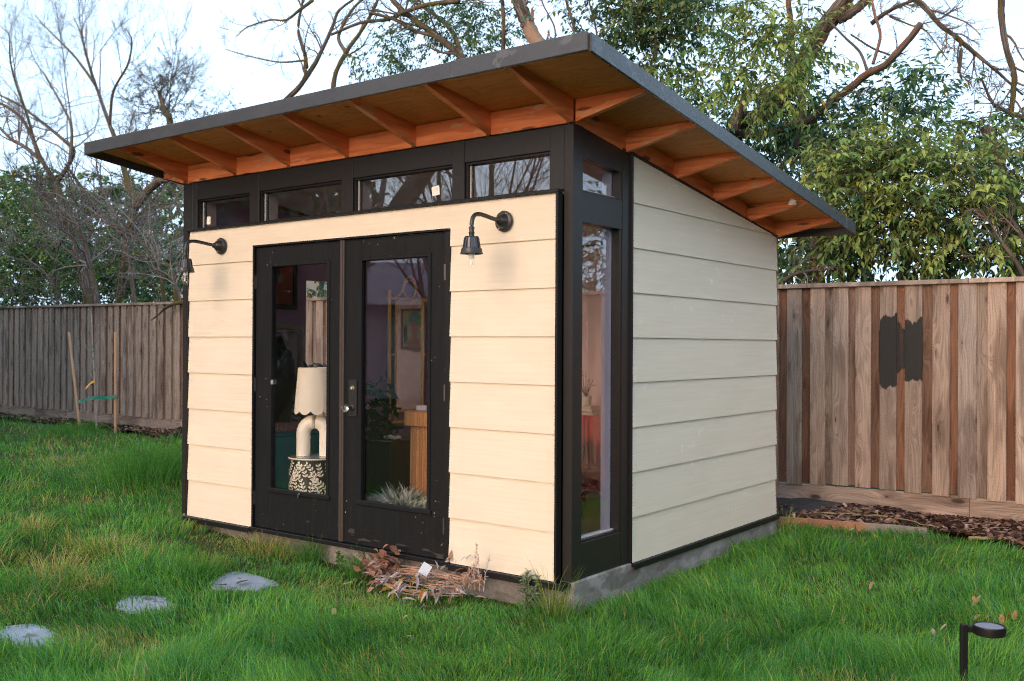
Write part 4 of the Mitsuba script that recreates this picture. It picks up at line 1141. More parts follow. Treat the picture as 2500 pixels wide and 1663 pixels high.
DT = thing('drum_table', 'black drum side table inlaid with cream leaf pattern behind the door glass', 'side table')
dcx, dcy, dr_, dz0, dz1 = -2.405, .325, .187, FL, .518
add('drum', xf(lathe([(0, 0), (dr_, 0), (dr_, dz1 - dz0 - .02), (dr_ - .002, dz1 - dz0 - .018), (0, dz1 - dz0 - .018)], 64), move(dcx, dcy, dz0)), plain('drum_black', (0.014, 0.017, 0.015), 0.35), DT, smooth=35)
add('top', xf(lathe([(0, -.018), (dr_ + .004, -.018), (dr_ + .006, -.012), (dr_ + .006, -.003), (dr_ + .003, 0), (0, 0)], 64), move(dcx, dcy, dz1)), plain('drum_top', (0.10, 0.11, 0.10), 0.2, 0, .7), DT, smooth=35)
add('rim', xf(lathe([(dr_ + .0065, -.013), (dr_ + .0085, -.008), (dr_ + .0065, -.003)], 64), move(dcx, dcy, dz1)), plain('cream', (0.68, 0.64, 0.53), .5), DT, smooth=True)
inl = []
rl = np.random.default_rng(3)


def on_drum(u, z, lift):    # u = metres along the drum's face
    a = -PI / 2 + u / dr_
    return np.array([dcx + (dr_ + lift) * math.cos(a), dcy + (dr_ + lift) * math.sin(a), z])


def inlay(poly, lift):
    n = len(poly)
    V = np.array([on_drum(u, z, lift) for u, z in poly])
    return V, np.array([[0, i, i + 1] for i in range(1, n - 1)])


for q0, s0 in enumerate(np.arange(-.30, .62, .0145)):
    u, z, hd = s0, FL + (.005, .12, .24, .35)[q0 % 4], PI / 2 + rl.uniform(-.5, .5)
    k = 0
    turn = rl.choice([-1, 1]) * rl.uniform(.04, .14)
    while z < dz1 - .035 and k < (14, 13, 12, 9)[q0 % 4]:
        nu, nz = u + .013 * math.cos(hd), z + .013 * math.sin(hd)
        if nz < FL + .005 or nz > dz1 - .03: break
        nx, ny = -math.sin(hd) * .0013, math.cos(hd) * .0013
        inl.append(inlay([(u + nx, z + ny), (u - nx, z - ny), (nu - nx, nz - ny), (nu + nx, nz + ny)], .0008))
        if k % 2 == 0:
            for sgn in (-1, 1):
                la = hd + sgn * .75
                ll, ww = .026, .0062
                q = [(0, 0), (.35, -1), (.7, -.9), (1, 0), (.7, .9), (.35, 1)]
                inl.append(inlay([(u + ll * .12 * math.cos(la) + a * ll * math.cos(la) - b * ww * math.sin(la), z + ll * .12 * math.sin(la) + a * ll * math.sin(la) + b * ww * math.cos(la)) for a, b in q], .0010))
        u, z, hd = nu, nz, hd + turn + rl.normal(0, .05)
        if rl.random() < .06: turn = -turn
        k += 1
add('leaf_inlay', cat(*inl), 'cream', DT, kind='stuff', label='cream leaf sprays inlaid in the black drum')
TL = thing('table_lamp', 'white arch table lamp with scalloped cream shade on the drum table', 'table lamp')
cream = plain('lamp_white', (0.86, 0.82, 0.72), 0.35)
ths = np.linspace(0, PI, 25)
arch = [[-.086, 0, 0]] + [[-.086, 0, .10]] + [[-.086 * math.cos(t), 0, .165 + .086 * math.sin(t)] for t in ths] + [[.086, 0, .10], [.086, 0, 0]]
m = tubes(np.array(arch), np.full(len(arch), .052), 20, cap=True)
v = m[0] * [1, 0.9, 1]
v[:, 2] = np.clip(v[:, 2], 0, None)
add('arch_base', xf((v, m[1]), move(dcx, dcy, dz1 + .001) @ rotz(.62)), cream, TL, smooth=50)
add('stem', tubes(np.array([[dcx, dcy, dz1 + .29], [dcx, dcy, dz1 + .66]]), [.006, .006], 8), 'brass_dull', TL)
sa = np.linspace(0, 2 * PI, 120, endpoint=False)
zt, zb = dz1 + .655, dz1 + .340
rows = []
for t in np.linspace(0, 1, 8):
    low = zb - .020 * np.abs(np.cos(sa * 5)) ** 0.8 * 1.4
    rows.append(np.stack([dcx + (.125 + .026 * t) * np.cos(sa), dcy + (.125 + .026 * t) * np.sin(sa), zt + (low - zt) * t], -1))
V = np.vstack(rows)
F = np.array([[l * 120 + i, l * 120 + (i + 1) % 120, (l + 1) * 120 + (i + 1) % 120, (l + 1) * 120 + i] for l in range(7) for i in range(120)])
scene['lamp_linen'] = {'type': 'principledthin', 'base_color': {'type': 'rgb', 'value': [.86, .81, .68]}, 'roughness': .8, 'diff_trans': .35}
add('shade', (V, F), 'lamp_linen', TL, smooth=True)
add('finial', xf(lathe([(.004, 0), (.011, .006), (.012, .014), (.006, .022), (0, .026)], 16), move(dcx, dcy, zt + .001)), 'brass_dull', TL, smooth=40)
add('spider', cat(box(dcx - .124, dcx + .124, dcy - .002, dcy + .002, zt - .006, zt - .002)), 'brass_dull', TL)

# the glossy leaved pot plant behind the lamp
rp = np.random.default_rng(8)
PP = thing('pot_plant', 'dark glossy leaved pot plant behind the scalloped lampshade', 'pot plant')
pb = np.array([-2.86, 1.02, .62])
add('pot', xf(lathe([(0, 0), (.08, 0), (.105, .17), (.108, .18), (.098, .18), (.09, .15), (0, .14)], 32), move(*pb)), plain('pot_dark', (.05, .05, .05), .4), PP, smooth=35)
P, C, D = [], [], []
for k, (dx, dy, h) in enumerate(((-.30, -.12, .62), (-.14, -.05, .46), (.06, 0, .74), (.20, .03, .60), (.28, .1, .40), (.10, -.12, .52), (-.02, .1, .66))):
    p = smoothline([pb + [0, 0, .14], pb + [dx * .25, dy * .25, .14 + h * .55], pb + [dx, dy, h * (.9 if k else .82)]], 14)
    P.append(p)
    for j in range(4, 14):
        for s in (-1, 1):
            t = unit((p[j] - p[j - 1])[None])[0]
            side = np.cross(t, [.6, .8, 0]); side = side / (np.linalg.norm(side) + 1e-6)
            C.append(p[j]); D.append(t * .55 + side * s * .85 + rp.normal(0, .15, 3))
st = tubes(np.array(P), np.broadcast_to(np.linspace(.010, .004, 14), (7, 14)), 6)
C, D = np.array(C), unit(np.array(D))
add('stems', st, plain('stem_green', (.03, .08, .03), .4), PP, kind='stuff')
m = leaf_mesh(C, D, unit(rp.normal(0, .4, C.shape) + [.3, -.7, .6]), np.full(len(C), .085), np.full(len(C), .038))
add('leaves', m, 'leaf', PP, color=np.repeat(np.array([.018, .060, .030]) * rp.uniform(.6, 1.4, (len(C), 1)), 8, 0), smooth=True, kind='stuff')
add('plant_stand', cat(cbox(-2.99, -2.73, .89, 1.15, .585, .615, .005), *[cbox(x - .015, x + .015, y - .015, y + .015, FL, .585, .003) for x in (-2.97, -2.75) for y in (.91, 1.13)]), plain('stand_dark', (.03, .02, .016), .5), label='dark wooden stand under the pot plant', cat='plant stand')

# bamboo mirror on the left wall
MR = thing('bamboo_mirror', 'tall bamboo framed wall mirror with looped crest', 'mirror')
bam = plain('bamboo', (0.92, 0.60, 0.17), .4)


def cane(p, q, r_, parent, name='cane'):
    n = 26
    t = np.linspace(0, 1, n)
    P = np.array(p) + np.outer(t, np.array(q) - np.array(p))
    L = np.linalg.norm(np.array(q) - np.array(p))
    R = r_ * (1 + .16 * (np.abs(((t * L / .13) % 1) - .5) > .42))
    add(name, tubes(P, R, 10, cap=True), 'bamboo', parent, smooth=50)


mx = -3.455
for y in (2.185, 2.75): cane((mx, y, .585), (mx, y, 1.87), .017, MR)
for y in (2.275, 2.665): cane((mx, y, .60), (mx, y, 1.79), .012, MR)
for z in (.60, .70, 1.79): cane((mx + .004, 2.16, z), (mx + .004, 2.775, z), .013, MR)
for z in (1.25,):
    for a, b in ((2.185, 2.275), (2.665, 2.75)): cane((mx, a, z), (mx, b, z), .009, MR)
for y, z, r_ in ((2.467, 1.885, .085),):
    t = np.linspace(0, 2 * PI, 40)
    add('crest', tubes(np.stack([mx + 0 * t, y + r_ * np.cos(t), z + r_ * 1.05 * np.sin(t)], -1), np.full(40, .008), 8), 'bamboo', MR, smooth=50)
for s in (-1, 1):
    p = smoothline([[mx, 2.467 + s * .27, 1.80], [mx, 2.467 + s * .19, 1.805], [mx, 2.467 + s * .11, 1.86], [mx, 2.467 + s * .07, 1.97], [mx, 2.467, 2.02]], 24)
    add('crest', tubes(p, np.full(24, .008), 8), 'bamboo', MR, smooth=50)
add('mirror_pane', (np.array([[mx - .008, 2.28, .705], [mx - .008, 2.66, .705], [mx - .008, 2.66, 1.785], [mx - .008, 2.28, 1.785]]), [[0, 1, 2, 3]]), 'mirror_glass', MR)
add('backing', box(-3.504, mx - .012, 2.27, 2.67, .70, 1.79), 'stand_dark', MR)

# portrait on the back wall, seen in the mirror
PT = thing('portrait', 'painted portrait of a person with green hair, seen in the mirror', 'painting')
px0, px1, pz0, pz1, py = -3.34, -2.96, 1.30, 1.72, 2.899
add('frame', cat(cbox(px0, px1, py - .025, py, pz0, pz0 + .018, .003), cbox(px0, px1, py - .025, py, pz1 - .018, pz1, .003), cbox(px0, px0 + .018, py - .0251, py, pz0 + .0185, pz1 - .0185, .003), cbox(px1 - .018, px1, py - .0251, py, pz0 + .0185, pz1 - .0185, .003)), 'brown_edge', PT)
add('canvas', box(px0 + .018, px1 - .018, py - .012, py - .002, pz0 + .018, pz1 - .018), plain('ochre_paint', (.36, .34, .18), .7), PT)
pc = (px0 + px1) / 2
disc = lambda cx, cz, rx, rz, y: (np.vstack([np.stack([cx + rx * np.cos(np.linspace(0, 2 * PI, 32)), np.full(32, y), cz + rz * np.sin(np.linspace(0, 2 * PI, 32))], -1), [[cx, y, cz]]]), np.array([[i, (i + 1) % 32, 32] for i in range(32)]))
add('hair', disc(pc, 1.60, .085, .085, py - .0135), plain('paint_green', (.07, .26, .17), .7), PT)
add('face', cat(disc(pc + .005, 1.525, .052, .070, py - .0145), box(pc - .025, pc + .03, py - .0142, py - .0138, 1.42, 1.50)), plain('paint_skin', (.34, .13, .07), .7), PT)
add('shoulders', disc(pc, 1.345, .135, .075, py - .0136), 'paint_skin', PT)
add('dark_shapes', cat(box(px0 + .03, px0 + .06, py - .0132, py - .0125, 1.45, 1.68), box(px0 + .075, px0 + .10, py - .0132, py - .0125, 1.50, 1.66), box(px1 - .085, px1 - .04, py - .0132, py - .0125, 1.36, 1.55)), 'ink', PT)

# reeded console by the near door
CT = thing('reeded_console', 'reeded wood pedestal table with rounded top behind the near door pane', 'table')
shp = Polygon([(-1.80, .60), (-1.02, .60), (-1.02, 1.03), (-1.80, 1.03)]).buffer(-.08).buffer(.08, quad_segs=8)
v, f = extrude(shp, .10)
v[:, 2] += .762
add('table_top', (v, f), 'reeded_wood', CT, smooth=30)
v, f = extrude(shp.buffer(-.004), .008); v[:, 2] += .8622
add('top_panel', (v, f), plain('table_top_brown', (.30, .15, .08), .35), CT)
rd = []
for side_ in range(2):
    for k in range(34):
        x = -1.725 + k * .0147
        if side_ == 0: rd.append(tubes(np.array([[x + .012 * abs(math.sin(0)), .645, FL], [x, .640, .35], [x, .645, .7615]]), [.0078] * 3, 8))
    for k in range(20):
        y = .655 + k * .0147
        if side_ == 1: rd.append(tubes(np.array([[-1.73, y, FL], [-1.732, y, .35], [-1.73, y, .7615]]), [.0078] * 3, 8))
add('pedestal', cat(*rd, box(-1.725, -1.235, .648, .95, FL, .7615)), 'reeded_wood', CT, smooth=60)
for k, (x, y, s, lab) in enumerate(((-1.65, .70, .10, 'small silvery box on the reeded table'), (-1.44, .72, .12, 'pale open book on the reeded table'))):
    v, f = cbox(x - s / 2, x + s / 2, y - s * .4, y + s * .4,   .871, .871 + (.035 if k == 0 else .018), .004)
    add('small_box' if k == 0 else 'book', (v, f), plain('silver_paper' if k == 0 else 'page_grey', (.45, .45, .50) if k == 0 else (.55, .54, .52), .4), label=lab, cat='box' if k == 0 else 'book')

# shaggy rug by the doors
rg = np.random.default_rng(14)
n = 1500
t = rg.uniform(0, 2 * PI, n); q = np.sqrt(rg.random(n))
C = np.stack([-1.56 + .38 * q * np.cos(t), .37 + .20 * q * np.sin(t), FL + .20 * (1 - q ** 2) + .02], -1)
D = unit(np.stack([np.cos(t) * q * 1.2, np.sin(t) * q * 1.2, .75 - .5 * q], -1) + rg.normal(0, .22, (n, 3)))
ll = rg.uniform(.08, .16, n)
pal = np.array([[.62, .66, .66], [.45, .49, .49], [.30, .33, .34], [.05, .05, .05], [.70, .66, .55]])
col = pal[rg.choice(5, n, p=[.45, .25, .12, .10, .08])]
RG = thing('shaggy_rug', 'shaggy white and grey fur pouf on the floor behind the near door', 'fur pouf')
add('base', xf(lathe([(0, .20), (.12, .18), (.20, .11), (.24, .02), (.23, 0), (0, 0)], 32), move(-1.56, .37, FL) @ np.diag([1.5, .8, 1, 1])), plain('fur_skin', (.20, .21, .21), .9), RG, smooth=40)
m = leaf_mesh(C, D, unit(rg.normal(0, .4, (n, 3)) + [0, 0, 1]), ll, ll * .10, .35, .3)
add('fur', m, 'leaf', RG, color=np.repeat(col, 8, 0), smooth=True, kind='stuff')
gs = trimesh.creation.icosphere(subdivisions=3, radius=.055)
add('glass_ball', (gs.vertices + [-1.13, .25, .135], gs.faces), {'type': 'dielectric', 'int_ior': 1.5}, smooth=True, label='clear glass ball at the lower right of the near door pane', cat='glass ball')
add('ball_stand', xf(lathe([(0, 0), (.045, 0), (.03, .01), (.02, .02), (.03, .051)], 24), move(-1.13, .25, FL)), 'stand_dark', smooth=40, label='low dark stand under the glass ball', cat='stand')
# dark glass cabinet with a trailing plant, left in the near pane
DC = thing('dark_cabinet', 'dark olive low cabinet behind the fur pouf', 'cabinet')
add('body', cbox(-3.20, -2.72, 1.45, 1.85, FL, .50, .006), plain('olive_dark', (.016, .014, .008), .3, 0, .5), DC)
add('top', cbox(-3.21, -2.71, 1.44, 1.86, .5005, .52, .004), 'olive_dark', DC)
add('copper_vase', xf(lathe([(0, 0), (.04, .01), (.05, .05), (.02, .09), (0, .10)], 20), move(-2.60, 1.40, FL)), plain('copper', (.50, .22, .10), .25, .9), smooth=True, label='small copper vase on the floor beside the dark cabinet', cat='vase')
n = 160
C = np.array([-3.0, 1.62, .60]) + rp.normal(0, 1, (n, 3)) * [.10, .08, .20]; C[:, 2] = np.abs(C[:, 2] - .53) + .53
TP = thing('trailing_plant', 'dark leafy plant on the low cabinet by the mirror', 'pot plant')
m = leaf_mesh(C, unit(rp.normal(0, 1, (n, 3))), unit(rp.normal(0, .5, (n, 3)) + [0, -.5, 1]), rp.uniform(.06, .13, n), rp.uniform(.03, .06, n))
add('leaves', m, 'leaf', TP, color=np.repeat(np.array([.016, .045, .022]) * rp.uniform(.5, 1.5, (n, 1)), 8, 0), smooth=True, kind='stuff')
add('pot', xf(lathe([(0, 0), (.06, 0), (.075, .10), (.065, .10), (0, .09)], 24), move(-3.0, 1.62, .521)), 'pot_dark', TP, smooth=40)
add('dried_flower', cat(*[blob((-2.86 + .045 * i, 1.55, .540 + .01 * (i % 2)), (.035, .02, .014), i, .5) for i in range(4)]), plain('bone_white', (.60, .58, .52), .6), label='pale dried flower head lying on the low cabinet', cat='dried flower')

# red cabinet at the back, seen through the side window
RC = thing('red_cabinet', 'bright red cabinet against the back wall, seen through the side window', 'cabinet')
red = plain('red_gloss', (0.52, 0.035, 0.022), .35)
add('body', cbox(-1.95, -.85, 2.46, 2.88, .12, .745, .006), red, RC)
for a, b in ((-1.94, -1.405), (-1.395, -.86)): add('door', cbox(a, b, 2.445, 2.4595, .135, .735, .004), red, RC)
add('leg', cat(*[cbox(x, x + .04, y, y + .04, FL, .12, .003) for x in (-1.93, -.91) for y in (2.48, 2.82)]), 'stand_dark', RC)
for k, (z, w, c_) in enumerate(((.746, .22, (.62, .52, .38)), (.776, .20, (.75, .72, .66)), (.802, .18, (.70, .64, .50)))):
    add('book', cbox(-1.49 - w / 2, -1.49 + w / 2, 2.55, 2.72, z, z + .025, .003), plain('book_paper_%s' % 'abc'[k], c_, .6), label=('tan book lying lowest on the red cabinet', 'white book in the middle of the stack on the red cabinet', 'cream book on top of the stack on the red cabinet')[k], cat='book')
VP = thing('twig_pot', 'cream pot of dark twigs standing on the stacked books', 'pot')
add('pot', xf(lathe([(0, 0), (.045, 0), (.05, .075), (.042, .075), (0, .07)], 24), move(-1.50, 2.63, .828)), 'cream', VP, smooth=40)
P = [smoothline([[-1.50, 2.63, .89], [-1.50 + dx * .5, 2.63, .98], [-1.50 + dx, 2.63 + .02, .90 + h]], 8) for dx, h in ((-.09, .17), (-.05, .22), (-.02, .20), (.02, .16), (.06, .15), (.09, .11), (-.13, .11))]
add('twigs', tubes(np.array(P), np.broadcast_to(np.linspace(.004, .002, 8), (7, 8)), 5), 'stand_dark', VP, kind='stuff')
add('carved_head', cat(blob((-1.74, 2.62, .83), (.04, .04, .05), 4, .3, 3), xf(lathe([(0, 0), (.035, 0), (.02, .05), (0, .05)], 16), move(-1.74, 2.62, .746))), plain('carved_wood', (.14, .05, .03), .5), smooth=True, label='small dark carved ornament at the end of the red cabinet', cat='ornament')
AR = thing('arched_stool', 'grey round backed chair in front of the red cabinet', 'chair')
t = np.linspace(0, PI, 24)
shp = Polygon(np.vstack([np.stack([.16 * np.cos(t), .30 + .20 * np.sin(t)], -1), [[-.16, 0], [.16, 0]]]))
v, f = extrude(shp, .04)
add('back', xf((np.stack([v[:, 0], v[:, 2], v[:, 1]], -1), f), move(-1.36, 2.18, FL + .10) @ rotz(-.55)), plain('grey_felt', (.22, .21, .20), .9), AR)
add('seat', xf(lathe([(0, 0), (.17, 0), (.18, .02), (.18, .05), (.16, .07), (0, .075)], 32), move(-1.30, 2.02, .33)), plain('coral_leather', (.50, .16, .10), .5), AR, smooth=40)
add('leg', cat(*[tubes(np.array([[-1.30 + .12 * math.cos(a), 2.02 + .12 * math.sin(a), .33], [-1.30 + .15 * math.cos(a), 2.02 + .15 * math.sin(a), FL]]), [.012, .010], 8) for a in (.5, 2.1, 3.7, 5.3)]), 'stand_dark', AR)
v, f = blob((-1.05, 1.62, .26), (.16, .13, .07), 12, .3, 3)
add('dark_red_cushion', (v, f), plain('wine_cloth', (.16, .015, .02), .8), smooth=True, label='dark red cushion low behind the side window', cat='cushion')
BK = thing('dark_basket', 'dark green round basket under the red cushion', 'basket')
add('body', xf(lathe([(0, 0), (.14, 0), (.17, .17), (.16, .18), (0, .16)], 32), move(-1.05, 1.62, FL)), plain('basket_green', (.015, .04, .03), .6), BK, smooth=40)
for z in np.linspace(.03, .16, 6):
    t = np.linspace(0, 2 * PI, 30); r_ = .142 + .03 * z / .17
    add('hoop', tubes(np.stack([-1.05 + r_ * np.cos(t), 1.62 + r_ * np.sin(t), FL + z + 0 * t], -1), np.full(30, .005), 5), 'stand_dark', BK)

# ------------------------------------------------------------------ trees
def grow(starts, dirs, lens, rads, rng, K=7, wob=0.22, lift=0.10, taper=0.35):
    """curved branches as arrays: points (n, K, 3), radii (n, K)"""
    n = len(starts)
    P = np.zeros((n, K, 3)); P[:, 0] = starts
    d = unit(dirs.copy())
    for k in range(1, K):
        d = unit(d + rng.normal(0, wob, (n, 3)) + np.array([0, 0, lift]))
        P[:, k] = P[:, k - 1] + d * (lens / (K - 1))[:, None]
    R = rads[:, None] * np.linspace(1, taper, K)[None]
    return P, R


def children(P, R, per, rng, len_f, rad_f, tmin=0.25, spread=0.9, rmin=0.0016):
    n, K, _ = P.shape
    i = np.repeat(np.arange(n), per)
    t = rng.uniform(tmin, 1.0, len(i)) * (K - 1)
    a = np.clip(t.astype(int), 0, K - 2); u = (t - a)[:, None]
    s = P[i, a] * (1 - u) + P[i, a + 1] * u
    d0 = unit(P[i, a + 1] - P[i, a])
    rnd = rng.normal(0, 1, (len(i), 3)); rnd -= (rnd * d0).sum(1, keepdims=True) * d0
    d = unit(d0 * rng.uniform(.45, 1.0, (len(i), 1)) + unit(rnd) * spread * rng.uniform(.5, 1.1, (len(i), 1)))
    L = np.linalg.norm(np.diff(P, axis=1), axis=2).sum(1)[i] * len_f * rng.uniform(.55, 1.25, len(i)) * (1.15 - .6 * t / (K - 1))
    r = np.maximum(R[i, a] * rad_f, rmin)
    return s, d, L, r


def limb_mesh(pts, n, num, rng, sides=12):
    """a thick limb from [(x, y, z, r)], with bark uv"""
    q = smoothline(pts, n)
    q[1:-1, :3] += np.cumsum(rng.normal(0, 1, (n - 2, 3)), 0) * q[1:-1, 3:4] * 0.035
    m = tubes(q[:, :3], np.maximum(q[:, 3], .002), sides, rng, .22, True)
    L = np.concatenate([[0], np.cumsum(np.linalg.norm(np.diff(q[:, :3], axis=0), axis=1))])
    ang = np.arange(sides) / sides
    w = np.abs(ang * 2 - 1)
    uv = np.stack([np.broadcast_to(num + .03 + .94 * w, (n, sides)).ravel(), np.repeat(L, sides)], -1)
    return m, uv, q


def limb(px_pts, Y, r0, r1, dY=0.0):
    """limb points measured in the photograph, on the upright plane y = Y (moving by dY to its end)"""
    n = len(px_pts)
    return [np.append(at(px, py, Y + dY * k / max(n - 1, 1)), r0 + (r1 - r0) * (k / max(n - 1, 1)) ** .8) for k, (px, py) in enumerate(px_pts)]


def bare_tree(name, label, limbs, seed, bark, twig_col, per=(5, 5, 4), lens=(.55, .55, .6), lift=.10, rt=.0022, spread=.9, group=None, wob=.14, tmin=.25, rf=.42):
    rng = np.random.default_rng(seed)
    key = thing(name, label, 'tree', group)
    ends_p, ends_r = [], []
    for k, pts in enumerate(limbs):
        m, uv, q = limb_mesh(pts, 26, bark + k, rng, 10)
        add('trunk' if k == 0 else 'limb', m, 'bark', key, uv=uv, smooth=60)
        idx = np.linspace(0, 25, 9).astype(int)
        ends_p.append(q[idx, :3]); ends_r.append(q[idx, 3])
    P, R = np.array(ends_p), np.array(ends_r)
    ms, cs = [], []
    for lv, (n_, lf) in enumerate(zip(per, lens)):
        s, d, L, r = children(P, R, n_, rng, lf, rf if lv == 0 else .55, tmin, spread, rt)
        P, R = grow(s, d, L, r, rng, 7 if lv < 2 else 5, wob, lift, .4)
        R = np.maximum(R, rt * .62)
        m = tubes(P, R, 5 if lv == 0 else 3)
        ms.append(m)
        cs.append(np.repeat(np.array(twig_col) * rng.uniform(.65, 1.3, (len(P), 1)), P.shape[1] * (5 if lv == 0 else 3), 0))
    m = cat(*ms)
    add('twigs', m, 'vertex_paint', key, color=np.vstack(cs), smooth=True, kind='stuff')
    return key


GREYT, BROWNT = (.125, .105, .098), (.105, .082, .070)
S = 900.0 / 2016


def z1(*pts): return [(a * S, b * S) for a, b in pts]
def z2(*pts): return [(800 + a * S, b * S) for a, b in pts]
def z3(*pts): return [(1600 + a * S, b * S) for a, b in pts]


# left: bare trees behind the fence
Yl = 6.4
bare_tree('bare_tree', 'mossy bare tree with forked trunk and dark broken limb at the far left', [
    limb(z1((500, 1800), (450, 1470), (400, 1290), (345, 1110), (310, 1000)), Yl, .10, .068),
    limb(z1((310, 1000), (235, 890), (170, 740), (110, 640), (20, 575), (-60, 540)), Yl, .055, .022, -.6),
    limb(z1((312, 1003), (375, 905), (405, 820), (330, 750), (210, 650), (110, 575), (0, 520)), Yl, .05, .022, .5),
    limb(z1((380, 890), (390, 700), (330, 560), (250, 420), (190, 330), (150, 230)), Yl, .036, .008, .8),
    limb(z1((215, 880), (150, 640), (90, 470), (55, 330), (50, 200), (20, 160)), Yl, .036, .009, -.8),
    limb(z1((230, 880), (130, 800), (60, 760), (0, 700)), Yl, .05, .03, .4),
    limb(z1((440, 1430), (330, 1150), (200, 1010), (60, 960)), Yl, .05, .015, -1.0)], 1, 3, GREYT, per=(10, 6, 6), lens=(.50, .55, .6), rt=.0028)
bare_tree('bare_tree', 'slender bare tree with tall straight branches left of the shed roof', [
    limb(z1((640, 1800), (690, 1330), (740, 1120), (700, 1000), (640, 790)), 7.4, .105, .055),
    limb(z1((640, 790), (600, 680), (520, 460), (470, 300), (440, 180), (400, 90)), 7.4, .055, .010, .5),
    limb(z1((735, 1130), (850, 1010), (930, 990), (1010, 1040)), 7.4, .10, .05, -.8),
    limb(z1((600, 680), (620, 500), (700, 350), (720, 220), (690, 160)), 7.4, .035, .010, -.6),
    limb(z1((520, 460), (400, 300), (260, 160), (190, 80)), 7.4, .035, .010, .7),
    limb(z1((690, 1300), (540, 1150), (430, 1000), (360, 900)), 7.4, .07, .02, -1.0)], 2, 9, GREYT, per=(10, 6, 6), lens=(.45, .55, .6), rt=.0028, lift=.16)
# grey tangle low in front of the shrubs
bare_tree('bare_shrub', 'tangled grey leafless shrub arching over the left fence', [
    limb(z1((560, 1800), (480, 1400), (430, 1250), (330, 1130)), 5.5, .07, .03),
    limb(z1((900, 1800), (880, 1500), (800, 1350), (640, 1250), (480, 1260)), 5.6, .045, .012),
    limb(z1((330, 1800), (300, 1450), (350, 1300), (420, 1240)), 5.5, .035, .010),
    limb(z1((960, 1800), (950, 1500), (850, 1420), (700, 1400), (560, 1470)), 5.5, .04, .010),
    limb(z1((760, 1800), (700, 1380), (720, 1220), (830, 1130), (960, 1110)), 5.7, .045, .012),
    limb(z1((420, 1800), (250, 1500), (120, 1420), (30, 1430)), 5.6, .035, .008),
    limb(z1((1010, 1800), (960, 1560), (870, 1480), (760, 1500)), 5.2, .035, .010)], 3, 15, (.20, .18, .165), per=(10, 7, 4), lens=(.62, .6, .6), rt=.0036, lift=.02, spread=1.1, wob=.26)
bare_tree('fallen_branch', 'mossy bent branch hanging over the left fence beside the shed', [
    limb([(447, 738), (425, 742), (405, 752), (385, 770), (368, 782)], 4.55, .035, .010)], 31, 17, (.2, .17, .11), per=(3, 2, 1), lens=(.4, .5, .5), rt=.004)
# centre: bare branches arching over the roof
Yc = 7.0
bare_tree('bare_tree', 'bare tree with arching tan and grey limbs above the middle of the roof', [
    limb(z2((790, 470), (745, 335), (690, 270), (600, 200), (480, 110), (400, 50), (340, -20)), Yc, .065, .04),
    limb(z2((745, 335), (700, 210), (640, 130), (540, 50), (430, -10)), Yc, .038, .026, .6),
    limb(z2((590, 200), (480, 170), (370, 110), (290, 85), (230, 70)), Yc, .032, .022, -.5),
    limb(z2((20, 190), (180, 125), (330, 105), (430, 60), (560, 20), (720, 0)), Yc, .022, .038, -.3),
    limb(z2((30, 490), (45, 400), (100, 290), (180, 180), (250, 60), (290, -30)), Yc + 1, .05, .025),
    limb(z2((100, 290), (60, 200), (130, 60), (210, -20)), Yc + 1, .04, .02, .4),
    limb(z2((-240, 560), (-130, 440), (-120, 320), (-160, 170), (-140, 30), (-130, -30)), Yc + 1.2, .055, .018),
    limb(z2((-130, 440), (-60, 330), (20, 160), (60, 60), (150, -10)), Yc + 1.2, .05, .02, .5),
    limb(z2((960, 300), (962, 170), (960, 60), (950, -20)), Yc - .4, .032, .028),
    limb(z2((-120, 330), (-260, 340), (-420, 310), (-560, 270)), Yc + 1, .022, .008, -.4),
    limb(z2((-80, 0), (-160, 60), (-230, 110), (-320, 110), (-440, 150), (-500, 200)), Yc - 1, .030, .007, -.4)], 4, 21, BROWNT, per=(7, 5, 4), lens=(.42, .5, .55), rt=.0030, lift=.03)
# right: the leaning evergreen with the broken limb
bare_tree('leaning_tree', 'large leaning tree with broken dead limb among the leaves on the right', [
    limb(z3((390, 900), (450, 690), (560, 640), (650, 560), (760, 430), (850, 280), (930, 150), (1020, 30), (1060, -40)), 7.2, .12, .10),
    limb(z3((480, 735), (560, 728), (640, 720), (740, 690), (830, 660), (930, 590), (1000, 530), (1080, 470), (1160, 400), (1250, 360), (1310, 300), (1390, 210), (1450, 130)), 7.15, .062, .034, -.9),
    limb(z3((770, 800), (800, 600), (780, 480), (755, 330), (750, 170), (735, 40), (730, -20)), 6.9, .034, .034),
    limb(z3((430, 730), (460, 600), (520, 500)), 7.0, .08, .055),
    limb(z3((1000, 110), (1090, 60), (1180, -20)), 7.2, .06, .05),
    limb(z3((1160, 390), (1120, 290), (1040, 210), (960, 130), (870, 40)), 6.6, .018, .010, .4),
    limb(z3((1190, 350), (1230, 200), (1200, 80), (1180, -10)), 6.6, .018, .016, .3),
    limb(z3((1280, 300), (1180, 260), (1070, 190)), 6.6, .012, .010, .3)], 5, 41, (.11, .08, .06), per=(4, 4, 3), lens=(.30, .5, .5), rt=.0026, lift=.02, tmin=.4, rf=.22)
